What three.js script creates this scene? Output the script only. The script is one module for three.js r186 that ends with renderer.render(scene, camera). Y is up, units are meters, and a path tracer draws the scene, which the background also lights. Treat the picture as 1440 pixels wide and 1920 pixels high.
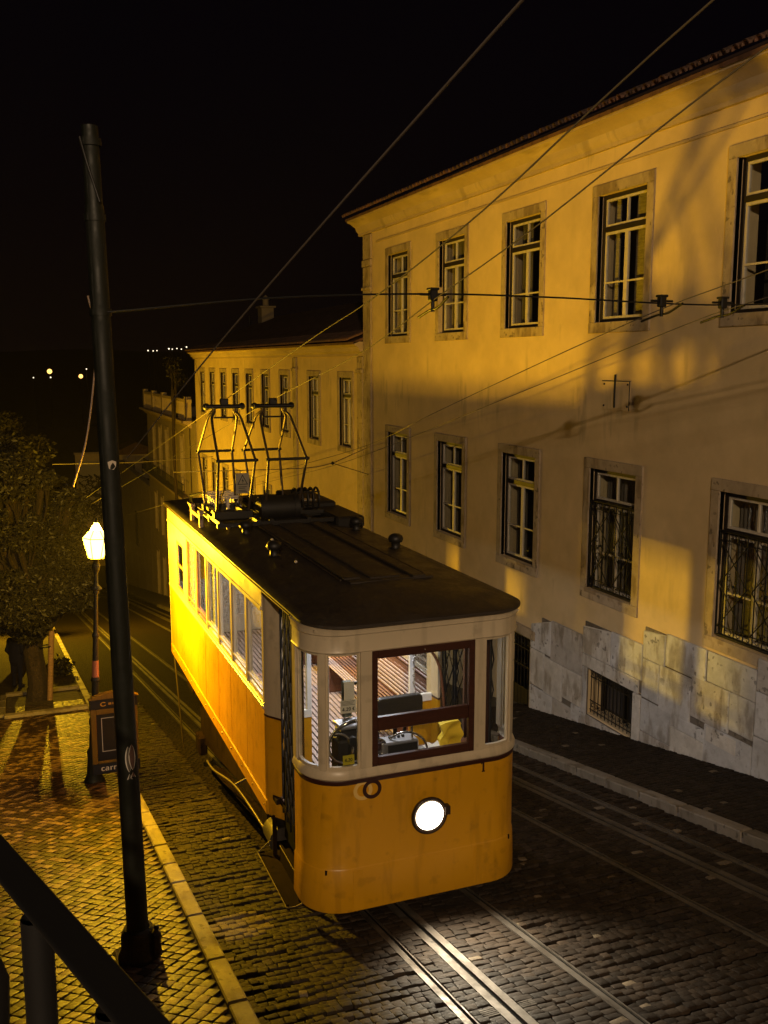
import * as THREE from 'three';
import { mergeGeometries, toCreasedNormals, mergeVertices } from 'three/addons/utils/BufferGeometryUtils.js';
import { ConvexGeometry } from 'three/addons/geometries/ConvexGeometry.js';
import { MarchingCubes } from 'three/addons/objects/MarchingCubes.js';
import { RectAreaLightUniformsLib } from 'three/addons/lights/RectAreaLightUniformsLib.js';

// ───────────────────────── camera, sky, lights, exposure ─────────────────────────
RectAreaLightUniformsLib.init();
const V = (x, y, z) => new THREE.Vector3(x, y, z);
const G = 0.18147;                                   // the street falls away from the camera at this grade
const scene = new THREE.Scene();
const camera = new THREE.PerspectiveCamera(56.14, 0.75, 0.05, 2500);
camera.position.set(0, 4.264, 0);
{
  const th = 21.43 * Math.PI / 180, p = 8.84 * Math.PI / 180;
  camera.lookAt(Math.sin(th) * Math.cos(p), 4.264 - Math.sin(p), -Math.cos(th) * Math.cos(p));
}
const renderer = new THREE.WebGLRenderer({ antialias: true });
renderer.toneMapping = THREE.LinearToneMapping;
renderer.toneMappingExposure = 1;
renderer.shadowMap.enabled = true;
{
  const w = 64, h = 32, d = new Float32Array(w * h * 4);
  for (let j = 0; j < h; j++) for (let i = 0; i < w; i++) {
    const e = Math.max(0, (j + .5) / h - .5) * 2, k = (j * w + i) * 4, t = Math.exp(-e * 4);
    d[k] = .0005 + .0012 * t; d[k + 1] = .00035 + .0005 * t; d[k + 2] = .0018 - .0010 * t; d[k + 3] = 1;
  }
  const sky = new THREE.DataTexture(d, w, h, THREE.RGBAFormat, THREE.FloatType);
  sky.mapping = THREE.EquirectangularReflectionMapping; sky.minFilter = sky.magFilter = THREE.LinearFilter; sky.needsUpdate = true;
  scene.background = sky; scene.environment = sky; scene.environmentIntensity = 1;
}
const SODIUM = new THREE.Color().setRGB(1, .55, .016), WARM = new THREE.Color().setRGB(1, .71, .44);
const LAMP_POWER = 295, DOWNHILL_POWER = 520, UPHILL_POWER = 880, HEAD_POWER = 58, CABIN = 52;
const moon = new THREE.DirectionalLight(new THREE.Color().setRGB(.7, .8, 1), .004);   // hardly any moonlight
moon.position.set(-30, 60, 20); moon.castShadow = true; moon.shadow.radius = 20;
Object.assign(moon.shadow.camera, { left: -60, right: 60, top: 60, bottom: -60, far: 300 });
scene.add(moon);

// ───────────────────────── helpers ─────────────────────────
let seed = 7;
const rnd = () => { seed = (seed + 0x6D2B79F5) | 0; let t = Math.imul(seed ^ (seed >>> 15), 1 | seed); t = (t + Math.imul(t ^ (t >>> 7), 61 | t)) ^ t; return ((t ^ (t >>> 14)) >>> 0) / 4294967296; };
const rr = (a, b) => a + (b - a) * rnd();
const lerp = (a, b, t) => a + (b - a) * t;
const col = (r, g, b) => new THREE.Color().setRGB(r, g, b);
const gy = z => G * Math.max(z, -92);                // road surface
const hash = (x, y, s) => { let n = Math.imul(x, 374761393) + Math.imul(y, 668265263) + Math.imul(s, 1442695041) | 0; n = Math.imul(n ^ (n >>> 13), 1274126177); return ((n ^ (n >>> 16)) >>> 0) / 4294967296; };
const vnoise = (x, y, p, s) => {
  const xi = Math.floor(x), yi = Math.floor(y), fx = x - xi, fy = y - yi, u = fx * fx * (3 - 2 * fx), v = fy * fy * (3 - 2 * fy), m = a => ((a % p) + p) % p;
  return lerp(lerp(hash(m(xi), m(yi), s), hash(m(xi + 1), m(yi), s), u), lerp(hash(m(xi), m(yi + 1), s), hash(m(xi + 1), m(yi + 1), s), u), v);
};
const fbm = (u, v, p, s, oct = 5, fall = .5) => { let a = 0, w = 1, t = 0; for (let o = 0; o < oct; o++) { a += w * vnoise(u * p, v * p, p, s + o); t += w; w *= fall; p *= 2; } return a / t; };
const sst = (a, b, x) => { const t = Math.min(1, Math.max(0, (x - a) / (b - a))); return t * t * (3 - 2 * t); };
function tex(n, fn, srgb = true, rep = 1) {
  const d = new Uint8Array(n * n * 4), e = x => { x = Math.min(1, Math.max(0, x)); return 255 * (srgb ? (x <= .0031308 ? x * 12.92 : 1.055 * x ** (1 / 2.4) - .055) : x); };
  for (let j = 0; j < n; j++) for (let i = 0; i < n; i++) { const c = fn(i / n, j / n), k = (j * n + i) * 4; if (c.length) { d[k] = e(c[0]); d[k + 1] = e(c[1]); d[k + 2] = e(c[2]); } else d[k] = d[k + 1] = d[k + 2] = e(c); d[k + 3] = 255; }
  const t = new THREE.DataTexture(d, n, n); t.wrapS = t.wrapT = THREE.RepeatWrapping; t.magFilter = THREE.LinearFilter; t.minFilter = THREE.LinearMipmapLinearFilter; t.generateMipmaps = true;
  t.colorSpace = srgb ? THREE.SRGBColorSpace : THREE.NoColorSpace; t.repeat.set(rep, rep); t.needsUpdate = true; return t;
}
const std = (o, phys) => { if (Array.isArray(o.color)) o.color = col(...o.color); return new (phys ? THREE.MeshPhysicalMaterial : THREE.MeshStandardMaterial)(o); };

function uvm(geo, s = 1) {
  const p = geo.attributes.position, n = geo.attributes.normal, uv = new Float32Array(p.count * 2);
  for (let i = 0; i < p.count; i++) {
    const x = p.getX(i), y = p.getY(i), z = p.getZ(i), a = Math.abs(n.getX(i)), b = Math.abs(n.getY(i)), c = Math.abs(n.getZ(i));
    if (a >= b && a >= c) { uv[2 * i] = z; uv[2 * i + 1] = y; } else if (b >= c) { uv[2 * i] = x; uv[2 * i + 1] = z; } else { uv[2 * i] = x; uv[2 * i + 1] = y; }
    uv[2 * i] *= s; uv[2 * i + 1] *= s;
  }
  geo.setAttribute('uv', new THREE.BufferAttribute(uv, 2)); return geo;
}
function mg(list) {
  list = (Array.isArray(list) ? list.flat(9) : [list]).map(g => {
    g = g.index ? g.toNonIndexed() : g.clone();
    for (const k of Object.keys(g.attributes)) if (!['position', 'normal', 'uv'].includes(k)) g.deleteAttribute(k);
    if (!g.attributes.normal) g.computeVertexNormals();
    if (!g.attributes.uv) uvm(g);
    g.morphAttributes = {}; return g;
  });
  return list.length === 1 ? list[0] : mergeGeometries(list);
}
const OFF = new WeakMap(), off = o => OFF.get(o) || V(0, 0, 0);
const used = {};
const numbered = n => { const k = used[n] = (used[n] ?? -1) + 1; return k ? `${n}_${String(k).padStart(3, '0')}` : n; };
const shade = m => { m.castShadow = m.receiveShadow = true; return m; };
function thing(name, label, category, pos = [0, 0, 0], group) {
  const o = new THREE.Group(); o.name = numbered(name); o.position.set(...pos); OFF.set(o, V(...pos));
  o.userData = { label, category }; if (group) o.userData.group = group; scene.add(o); return o;
}
function part(name, geos, mat, parent, keepUV) {           // geometry is written in world metres
  const g = mg(geos), p = off(parent); if (!keepUV) uvm(g); g.translate(-p.x, -p.y, -p.z);
  const m = shade(new THREE.Mesh(g, mat)); m.name = name; OFF.set(m, p); parent.add(m); return m;
}
function solo(name, label, category, geos, mat, group, keepUV) {
  const g = mg(geos); if (!keepUV) uvm(g); const m = shade(new THREE.Mesh(g, mat)); m.name = numbered(name); m.userData = { label, category }; if (group) m.userData.group = group; scene.add(m); return m;
}
function struct(name, geos, mat, keepUV) { const g = mg(geos); if (!keepUV) uvm(g); const m = shade(new THREE.Mesh(g, mat)); m.name = numbered(name); m.userData.kind = 'structure'; scene.add(m); return m; }
const bx = (x0, x1, y0, y1, z0, z1) => new THREE.BoxGeometry(x1 - x0, y1 - y0, z1 - z0).translate((x0 + x1) / 2, (y0 + y1) / 2, (z0 + z1) / 2);
function cb(x0, x1, y0, y1, z0, z1, c = .006) {              // box with chamfered edges
  const P = [];
  for (const [a, sa] of [[x0, 1], [x1, -1]]) for (const [b, sb] of [[y0, 1], [y1, -1]]) for (const [d, sd] of [[z0, 1], [z1, -1]]) P.push(V(a, b + sb * c, d + sd * c), V(a + sa * c, b, d + sd * c), V(a + sa * c, b + sb * c, d));
  return new ConvexGeometry(P);
}
function bar(p, q, r, n = 8, r2 = r) {
  const a = V(...p), b = V(...q), d = b.clone().sub(a), L = d.length();
  return new THREE.CylinderGeometry(r2, r, L, n).applyQuaternion(new THREE.Quaternion().setFromUnitVectors(V(0, 1, 0), d.normalize())).translate(...a.add(b).multiplyScalar(.5).toArray());
}
function flat(p, q, w, t) {                                   // flat bar between two points
  const a = V(...p), b = V(...q), d = b.clone().sub(a), L = d.length();
  return new THREE.BoxGeometry(w, L, t).applyQuaternion(new THREE.Quaternion().setFromUnitVectors(V(0, 1, 0), d.normalize())).translate(...a.add(b).multiplyScalar(.5).toArray());
}
const tube = (pts, r, n = 24, m = 8, closed = false) => new THREE.TubeGeometry(new THREE.CatmullRomCurve3(pts.map(p => V(...p)), closed), n, r, m, closed);
const ball = (p, r, n = 12) => new THREE.SphereGeometry(r, n, Math.ceil(n * .7)).translate(...p);
const lathe = (prof, p, n = 24) => new THREE.LatheGeometry(prof.map(a => new THREE.Vector2(...a)), n).translate(...p);
const disc = (r, h, p, axis = 'y', n = 24) => { const g = new THREE.CylinderGeometry(r, r, h, n); if (axis === 'x') g.rotateZ(Math.PI / 2); if (axis === 'z') g.rotateX(Math.PI / 2); return g.translate(...p); };
function quadGrid(rows, closedU = false) {                    // rows of [x,y,z] points -> smooth surface
  const pos = [], idx = [], n = rows[0].length;
  for (const r of rows) for (const p of r) pos.push(...p);
  for (let j = 0; j < rows.length - 1; j++) for (let i = 0; i < n - (closedU ? 0 : 1); i++) { const a = j * n + i, b = j * n + (i + 1) % n, c = a + n, d = b + n; idx.push(a, b, d, a, d, c); }
  const g = new THREE.BufferGeometry(); g.setAttribute('position', new THREE.Float32BufferAttribute(pos, 3)); g.setIndex(idx); g.computeVertexNormals(); return g;
}
const crease = (g, a = .55) => toCreasedNormals(g.index ? g.toNonIndexed() : g, a);
function lettering(w, h, draw) { const c = document.createElement('canvas'); c.width = w; c.height = h; draw(c.getContext('2d'), w, h); const t = new THREE.CanvasTexture(c); t.colorSpace = THREE.SRGBColorSpace; t.magFilter = THREE.LinearFilter; return t; }

// ───────────────────────── materials ─────────────────────────
const grain = tex(512, (u, v) => fbm(u, v, 8, 11, 6, .62), false);
const plasterMap = tex(1024, (u, v) => {
  const a = fbm(u, v, 3, 1, 5), b = fbm(u, v, 14, 5, 5, .6), st = fbm(u * 1, v * .2, 24, 9, 4), k = .8 + .26 * (a - .5) + .2 * (b - .5) - .24 * sst(.58, .8, st) * sst(.42, .65, a);
  return [k, k * (.985 + .03 * (a - .5)), k * (.96 + .06 * (b - .5))];
}, true, 1 / 5);
const plasterBump = tex(512, (u, v) => .6 * fbm(u, v, 20, 21, 5, .6) + .4 * fbm(u, v, 4, 22, 3), false, 1 / 1.6);
const stoneMap = tex(1024, (u, v) => {
  const a = fbm(u, v, 4, 31, 6, .58), b = fbm(u, v, 20, 35, 5, .62), c = fbm(u, v * .35, 14, 39, 5), pit = sst(.66, .74, fbm(u, v, 34, 44, 3)) * sst(.45, .6, a), st = sst(.52, .72, c);
  const k = (.82 + .5 * (a - .5) + .38 * (b - .5)) * (1 - .38 * st) * (1 - .55 * pit);
  return [k, k * (.94 + .06 * (1 - st)), k * (.86 + .14 * (1 - st))];
}, true, 1 / 2.6);
const stoneBump = tex(512, (u, v) => .55 * fbm(u, v, 10, 51, 6, .6) + .45 * (1 - sst(.6, .74, fbm(u, v, 26, 55, 3))), false, 1 / 1.1);
const grimeMap = tex(512, (u, v) => { const a = fbm(u, v, 4, 61, 5), b = fbm(u, v * .15, 30, 65, 4), s = sst(.62, .8, fbm(u, v, 18, 69, 4)); const k = .93 + .16 * (a - .5) - .15 * sst(.5, .75, b) - .16 * s; return [k, k * .985, k * .96]; }, true, 1 / 2.2);
const grimeRough = tex(256, (u, v) => .78 + .5 * (fbm(u, v, 6, 71, 5) - .5) + .25 * (fbm(u, v, 40, 75, 2) - .5), false, 1 / 1.3);
const woodMap = tex(512, (u, v) => { const r = fbm(u * .12, v, 40, 81, 4), f = fbm(u * .3, v, 90, 85, 3), k = .7 + .5 * (r - .5) + .35 * (f - .5); return [k, k * .93, k * .86]; }, true, 1 / .6);
const cobbleTex = (() => {                                   // for the stones too far away to be told apart
  const N = 14, pts = []; for (let j = 0; j < N; j++) for (let i = 0; i < N; i++) pts.push([(i + .5 + .5 * (hash(i, j, 3) - .5) + (j % 2) * .5) / N, (j + .5 + .35 * (hash(i, j, 4) - .5)) / N, hash(i, j, 5)]);
  const at = (u, v) => { let a = 9, b = 9, id = 0; const cj = Math.floor(v * N); for (let j = cj - 2; j <= cj + 2; j++) { for (let i = 0; i < N; i++) { const p = pts[((j + N) % N) * N + i]; let dx = Math.abs(p[0] - u); dx = Math.min(dx, 1 - dx); let dy = Math.abs(p[1] - v); dy = Math.min(dy, 1 - dy); const d = Math.hypot(dx, dy) * N; if (d < a) { b = a; a = d; id = p[2]; } else if (d < b) b = d; } } return [sst(.02, .28, b - a), id]; };
  const c = []; for (let j = 0; j < 256; j++) for (let i = 0; i < 256; i++) c.push(at(i / 256, j / 256));
  const get = (u, v) => c[Math.floor(v * 256) * 256 + Math.floor(u * 256)];
  return { bump: tex(256, (u, v) => get(u, v)[0] * (.7 + .3 * get(u, v)[1]), false, 1 / 1.7), map: tex(256, (u, v) => { const [e, id] = get(u, v), k = (.35 + .65 * e) * (.6 + .4 * id); return [k, k * .96, k * .9]; }, true, 1 / 1.7) };
})();
const M = {
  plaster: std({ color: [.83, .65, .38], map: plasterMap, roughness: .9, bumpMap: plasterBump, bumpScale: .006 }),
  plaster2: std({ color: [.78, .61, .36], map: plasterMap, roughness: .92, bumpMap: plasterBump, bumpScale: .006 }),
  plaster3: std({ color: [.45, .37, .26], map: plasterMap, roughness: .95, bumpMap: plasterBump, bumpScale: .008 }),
  trim: std({ color: [.50, .40, .28], map: stoneMap, roughness: .85, bumpMap: stoneBump, bumpScale: .004 }),
  cornice: std({ color: [.60, .47, .30], map: plasterMap, roughness: .88, bumpMap: stoneBump, bumpScale: .005 }),
  stones: [[.68, .69, .72], [.60, .61, .64], [.70, .68, .65], [.54, .52, .51]].map(c => std({ color: c, map: stoneMap, roughness: .82, bumpMap: stoneBump, bumpScale: .01 })),
  mortar: std({ color: [.20, .175, .15], map: stoneMap, roughness: .95, bumpMap: grain, bumpScale: .01 }),
  tile: std({ color: [.17, .085, .055], map: stoneMap, roughness: .85, bumpMap: grain, bumpScale: .004 }),
  darkWood: std({ color: [.022, .017, .014], map: woodMap, roughness: .5 }),
  whiteWood: std({ color: [.62, .57, .48], map: grimeMap, roughness: .5 }),
  shutter: std({ color: [.55, .49, .38], map: woodMap, roughness: .6 }),
  curtain: std({ color: [.20, .17, .14], roughness: .95, bumpMap: woodMap, bumpScale: .01 }),
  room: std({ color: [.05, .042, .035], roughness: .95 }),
  glass: std({ color: [.9, .92, .92], roughness: .03, transmission: 1, thickness: 0, ior: 1.5 }, true),
  iron: std({ color: [.012, .012, .012], roughness: .45, metalness: .4 }),
  poleIron: std({ color: [.008, .010, .005], map: grimeMap, roughness: .75, roughnessMap: grimeRough, metalness: .2, bumpMap: grain, bumpScale: .002 }),
  steel: std({ color: [.42, .38, .34], roughness: .28, metalness: 1, map: grimeMap }),
  rail: std({ color: [.12, .105, .09], roughness: .85, metalness: .7, map: stoneMap, roughnessMap: grimeRough }),
  stepEdge: std({ color: [.10, .075, .05], roughness: .6, metalness: .6 }),
  slot: std({ color: [.003, .003, .003], roughness: 1, specularIntensity: .1 }, true),
  yellow: std({ color: [.55, .275, .003], map: grimeMap, roughness: .55, roughnessMap: grimeRough, clearcoat: .12, clearcoatRoughness: .3 }, true),
  cream: std({ color: [.50, .43, .31], map: grimeMap, roughness: .5, roughnessMap: grimeRough, clearcoat: .2, clearcoatRoughness: .35 }, true),
  belt: std({ color: [.03, .008, .006], roughness: .4 }),
  brown: std({ color: [.055, .018, .011], map: woodMap, roughness: .4 }),
  roof: std({ color: [.030, .023, .017], map: grimeMap, roughness: .72, roughnessMap: grimeRough, bumpMap: grain, bumpScale: .003 }),
  black: std({ color: [.012, .011, .010], roughness: .5, map: grimeMap }),
  under: std({ color: [.020, .011, .006], roughness: .9, map: stoneMap, specularIntensity: .1 }, true),
  wood: std({ color: [.27, .135, .085], map: woodMap, roughness: .38 }),
  woodPale: std({ color: [.50, .40, .35], map: woodMap, roughness: .4 }),
  woodDark: std({ color: [.17, .07, .035], map: woodMap, roughness: .4 }),
  enamel: std({ color: [.72, .71, .68], roughness: .4 }),
  leather: std({ color: [.022, .02, .018], roughness: .45, bumpMap: grain, bumpScale: .001 }),
  chrome: std({ color: [.62, .6, .58], roughness: .14, metalness: 1 }),
  greyMetal: std({ color: [.33, .33, .34], roughness: .35, metalness: .6 }),
  porcelain: std({ color: [.62, .55, .45], roughness: .3 }),
  copper: std({ color: [.075, .055, .04], roughness: .5, metalness: .5 }),
  cable: std({ color: [.12, .10, .08], roughness: .75 }),
  bark: std({ color: [.035, .022, .014], map: stoneMap, roughness: .95, bumpMap: stoneBump, bumpScale: .03 }),
  stake: std({ color: [.30, .19, .10], map: woodMap, roughness: .8 }),
  leaf: std({ color: [.014, .012, .004], roughness: .6, transmission: .35, thickness: 0, side: THREE.DoubleSide }, true),
  cloth: std({ color: [.018, .016, .018], roughness: .9 }),
  skin: std({ color: [.30, .17, .11], roughness: .6 }),
  mud: std({ color: [.05, .035, .022], roughness: .95, map: stoneMap, bumpMap: grain, bumpScale: .03 }),
  yellowCloth: std({ color: [.80, .55, .02], roughness: .8 }),
  paper: std({ color: [.70, .66, .58], roughness: .8 }),
  lampGlow: std({ color: [.8, .7, .5], roughness: .4, emissive: col(5.2, 3.7, .95), emissiveIntensity: 1 }),
  farGlow: std({ color: [.5, .5, .5], emissive: col(2.2, 1.9, 1.3) }), farAmber: std({ color: [.5, .4, .3], emissive: col(3, 1.5, .35) }),
  headGlow: std({ color: [.9, .9, .9], emissive: col(11, 9.2, 6.6) }),
  tubeGlow: std({ color: [.9, .9, .9], emissive: col(3, 3, 3) }),
};
// paving stones: three tints each
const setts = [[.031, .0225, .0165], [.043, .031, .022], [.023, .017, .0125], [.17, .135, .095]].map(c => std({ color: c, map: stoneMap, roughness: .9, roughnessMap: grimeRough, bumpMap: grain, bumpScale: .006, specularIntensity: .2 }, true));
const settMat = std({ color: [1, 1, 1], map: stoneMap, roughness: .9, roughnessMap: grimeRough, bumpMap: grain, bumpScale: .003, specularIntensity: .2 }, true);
const walkMat = std({ color: [1, 1, 1], map: stoneMap, roughness: .66, roughnessMap: grimeRough, bumpMap: grain, bumpScale: .002, specularIntensity: .3 }, true);

// ───────────────────────── the ground, road, pavements, rails ─────────────────────────
function slab(x0, x1, z0, z1, lift, n = 60) {                 // sheet that follows the grade, a step of thickness under it
  const top = [], rows = []; for (let i = 0; i <= n; i++) { const z = lerp(z0, z1, i / n), y = gy(z) + lift; rows.push([[x0, y - .16, z], [x0, y, z], [x1, y, z], [x1, y - .16, z]]); }
  return crease(quadGrid(rows).scale(1, 1, 1));
}
{ // terrain to the horizon
  const rows = []; for (const z of [60, 30, 14, 0, -20, -40, -60, -80, -92, -120, -200, -400, -1400]) rows.push([[-900, gy(z) - .25, z], [-40, gy(z) - .25, z], [0, gy(z) - .25, z], [12, gy(z) - .25, z], [60, gy(z) - .25, z], [900, gy(z) - .25, z]]);
  struct('ground', quadGrid(rows), M.mud);
}
const TILT = Math.atan(G);
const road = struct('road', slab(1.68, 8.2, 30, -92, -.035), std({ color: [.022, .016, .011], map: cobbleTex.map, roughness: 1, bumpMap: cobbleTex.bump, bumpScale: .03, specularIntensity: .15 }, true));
const pave = struct('pavement', slab(-9, 1.5, 30, -92, .105), std({ color: [.06, .05, .038], map: cobbleTex.map, roughness: .95, bumpMap: cobbleTex.bump, bumpScale: .012, specularIntensity: .25 }, true));
const pave2 = struct('pavement', slab(8.36, 10.3, 30, -92, .105), std({ color: [.09, .078, .062], map: cobbleTex.map, roughness: .75, bumpMap: cobbleTex.bump, bumpScale: .015 }));
// one stone with a worn, rounded head: unit footprint, 12+ faces
function settGeo(k) {
  const P = [], e = .07 + .02 * k, j = () => rr(-.06, .06);
  const c = [[-.5, -.5], [.5, -.5], [.5, .5], [-.5, .5]].map(([a, b]) => [a + j(), b + j()]);
  for (const [a, b] of c) { P.push(V(a * .98, -.5, b * .98), V(a, .28, b), V(a * (1 - e), .45, b * (1 - e * .4)), V(a * (1 - e * .4), .45, b * (1 - e)), V(a * .76, .5, b * .76)); }
  const g = new ConvexGeometry(P); return uvm(crease(g, .9));
}
const settGeos = [0, 1, 2, 3].map(settGeo);
function lay(parent, list, mats, mat, name, bulk, most = 300) {
  // list: {x,z,y,w,d,h,rot,tint,mi}; the nearest 300 are pieces of their own, the rest one mass
  list.sort((a, b) => a.far - b.far);
  const q = new THREE.Quaternion(), e = new THREE.Euler(), m4 = new THREE.Matrix4(), base = new THREE.Quaternion().setFromAxisAngle(V(1, 0, 0), -TILT);
  const place = s => { q.setFromEuler(e.set(s.tx, s.rot, s.tz, 'YXZ')); return m4.compose(V(s.x, s.y, s.z), base.clone().multiply(q), V(s.w, s.h, s.d)); };
  list.slice(0, most).forEach(s => { const o = shade(new THREE.Mesh(settGeos[s.gi], mats[s.mi])); place(s).decompose(o.position, o.quaternion, o.scale); o.name = name; parent.add(o); });
  const rest = list.slice(most);
  for (let k = 0; k < 4; k++) {
    const r = rest.filter(s => s.gi === k); if (!r.length) continue;
    const im = shade(new THREE.InstancedMesh(settGeos[k], mat, r.length)); r.forEach((s, i) => { im.setMatrixAt(i, place(s)); im.setColorAt(i, s.color); });
    im.name = bulk; im.userData.kind = 'stuff'; parent.add(im);
  }
}
const baseCol = setts.map(m => m.color);
const mk = (x, z, y, w, d, h, rot, tilt, pick) => { const mi = pick(), c = baseCol[mi].clone().multiplyScalar(rr(.75, 1.25)); return { x, z, y, w, d, h, rot, tx: rr(-tilt, tilt), tz: rr(-tilt, tilt), gi: Math.floor(rnd() * 4), mi, color: c, far: Math.hypot(x - 0, z, 4) + (x < -2.5 || z > -4 ? 40 : 0) }; };
const RX = [3.32, 3.71, 4.54, 6.43, 7.22, 7.65];               // rails and slots of the two tracks
{
  const L = [], lanes = [[1.72, 3.265], [3.39, 3.605], [3.815, 4.485], [4.61, 6.375], [6.5, 7.115], [7.325, 7.585], [7.72, 8.14]];
  for (let z = -4.0; z > -27;) {
    const d = rr(.074, .098), ph = rr(0, 6);
    lanes.forEach(([a, b], li) => {
      const between = li === 1 || li === 2 || li === 4 || li === 5, ws = []; let t = 0;
      while (t < b - a - .04) { const w = between ? rr(.10, .18) : rr(.068, .12); ws.push(w); t += w; }
      let x = a; for (const w0 of ws) {
        const w = w0 * (b - a) / t, cx = x + w / 2; x += w;
        if ((z < -9.9 && cx > 2.8 && cx < 5.3) || (z < -15 && cx > 2.9)) continue;
        const pale = Math.hypot(cx - 2.04, z + 9.35) < .34 || rnd() < .006;
        L.push(mk(cx, z + (between ? 0 : .026 * Math.sin(cx * 2.3 + ph)) + rr(-.016, .016) - d / 2, gy(z) - .036 + rr(-.005, .005), w * rr(.93, .99), d * rr(.92, 1.02), .075, rr(-.14, .14), .045, () => pale ? 3 : rnd() < .45 ? 0 : rnd() < .5 ? 1 : 2));
      }
    });
    z -= d;
  }
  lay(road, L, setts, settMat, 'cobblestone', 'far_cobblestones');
}
{ // the near pavement: small limestone cubes laid on the diagonal
  const L = [], s = .118, r2 = Math.SQRT1_2;
  const lime = () => rnd() < .5 ? 1 : rnd() < .72 ? 3 : 0;
  for (let i = -260; i < 260; i++) for (let j = -260; j < 260; j++) {
    const x = (i + j) * s * r2 - 1.0 + rr(-.006, .006), z = (i - j) * s * r2 * 1.06 - 12 + rr(-.006, .006);
    if (x > 1.45 || x < -3.6 || z > -3.2 || z < -25.5) continue;
    if (x < -2.2 + (z + 8) * .16) continue;
    if (Math.hypot(x - .92, z + 8.9) < .22 || Math.hypot(x - 1.07, z + 16.35) < .17) continue;
    L.push(mk(x, z, gy(z) + .105, s * rr(.89, .965), s * rr(.89, .965), .05, Math.PI / 4 + rr(-.07, .07), .055, lime));
  }
  L.forEach(t => t.color.multiply(col(.78, .62, .52)));
  lay(pave, L, setts.map(m => { const c = m.clone(); c.color.multiply(col(.78, .62, .52)); c.roughness = .66; c.specularIntensity = .3; return c; }), walkMat, 'paving_stone', 'far_paving_stones');
}
{ // the pavement by the building
  const L = []; for (let z = -6.5; z > -17.5;) { const d = rr(.09, .12); for (let x = 8.37; x < 9.98;) { const w = rr(.09, .14); x += w; L.push(mk(x - w / 2, z - d / 2, gy(z) + .1 + rr(-.005, .005), w * .92, d * .9, .06, rr(-.1, .1), .05, () => rnd() < .012 ? 3 : rnd() < .5 ? 0 : 2)); } z -= d; }
  lay(pave2, L, setts, settMat, 'paving_stone', 'far_paving_stones');
}
function kerb(x0, x1, z0, z1, tone) {
  const k = struct('kerb', slab(x0 + .01, x1 - .01, z0, z1, .05, 40), M.mortar), mats = tone;
  for (let z = z0 - 1; z > z1 + 1;) {
    const L = rr(.7, 1.25), g = cb(x0, x1, -.19, 0, -L / 2 + .008, L / 2 - .008, .014); g.rotateX(-TILT); g.translate(0, gy(z - L / 2) + .128 + rr(-.004, .004), z - L / 2);
    part('kerb_stone', g, mats[Math.floor(rnd() * mats.length)], k); z -= L;
  }
}
const kerbPale = [[.25, .21, .155], [.22, .19, .14], [.27, .23, .17]].map(c => std({ color: c, map: stoneMap, roughness: .9, roughnessMap: grimeRough, bumpMap: stoneBump, bumpScale: .004, specularIntensity: .4 }, true));
const kerbDark = [[.20, .175, .14], [.17, .15, .12], [.23, .20, .16]].map(c => std({ color: c, map: stoneMap, roughness: .75, bumpMap: stoneBump, bumpScale: .005 }));
kerb(1.51, 1.69, 6, -60, kerbPale); kerb(8.16, 8.36, 6, -60, kerbDark);
// rails: a flat running face with a groove beside it; the cable slot between two plates
function strip(x0, x1, z0, z1, y0, y1) { const rows = []; for (const z of [z0, z1]) rows.push([[x0, gy(z) + y0, z], [x0, gy(z) + y1, z], [x1, gy(z) + y1, z], [x1, gy(z) + y0, z]]); return crease(quadGrid(rows)); }
for (const [a, s, b, name] of [[3.32, 3.71, 4.54, 'near'], [7.65, 7.22, 6.43, 'far']]) {
  const t = new THREE.Group(); t.name = numbered('tram_track'); t.userData.kind = 'structure'; scene.add(t);
  for (const x of [a, b]) {
    part('rail', [strip(x - .05, x + .012, 6, -91, -.03, .008), strip(x + .046, x + .062, 6, -91, -.03, .006)], M.rail, t);
    part('rail_groove', strip(x + .012, x + .046, 6, -91, -.03, -.012), M.slot, t);
  }
  part('cable_slot', strip(s - .022, s + .022, 6, -91, -.03, -.014), M.slot, t);
  for (const d of [-1, 1]) part('slot_plate', strip(s + d * .062 - .04, s + d * .062 + .04, 6, -91, -.03, .006), M.rail, t);
  for (let z = -6.62; z > -30; z -= 1.95) for (const d of [-1, 1]) if (z > -8.5) {
    const g = []; for (let i = 0; i < 5; i++) g.push(bx(s + d * .18 - .07, s + d * .18 + .07, gy(z + i * .028) - .01, gy(z + i * .028) + .012, z + i * .028, z + i * .028 + .014)); part('drain_grate', g, M.rail, t);
  }
}

// ───────────────────────── buildings along the right side ─────────────────────────
const WX = 10.02;                                            // plane of the facades, which face the street (-x)
function facade(z0, z1, y0, y1, holes, t = .42) {             // wall with real openings
  const s = new THREE.Shape([[z0, y0], [z1, y0], [z1, y1], [z0, y1]].map(a => new THREE.Vector2(...a)));
  for (const [a, b, c, d] of holes) s.holes.push(new THREE.Path([[a, c], [a, d], [b, d], [b, c]].map(p => new THREE.Vector2(...p))));
  const g = new THREE.ExtrudeGeometry(s, { depth: t, bevelEnabled: false });
  g.applyMatrix4(new THREE.Matrix4().set(0, 0, 1, WX, 0, 1, 0, 0, 1, 0, 0, 0, 0, 0, 0, 1)); const q = g.index ? g.toNonIndexed() : g;
  for (const k of ['position', 'normal', 'uv']) { const a = q.attributes[k], n = a.itemSize; for (let i = 0; i < a.count; i += 3) for (let c = 0; c < n; c++) { const t = a.array[(i + 1) * n + c]; a.array[(i + 1) * n + c] = a.array[(i + 2) * n + c]; a.array[(i + 2) * n + c] = t; } }
  return uvm(q);
}
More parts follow.
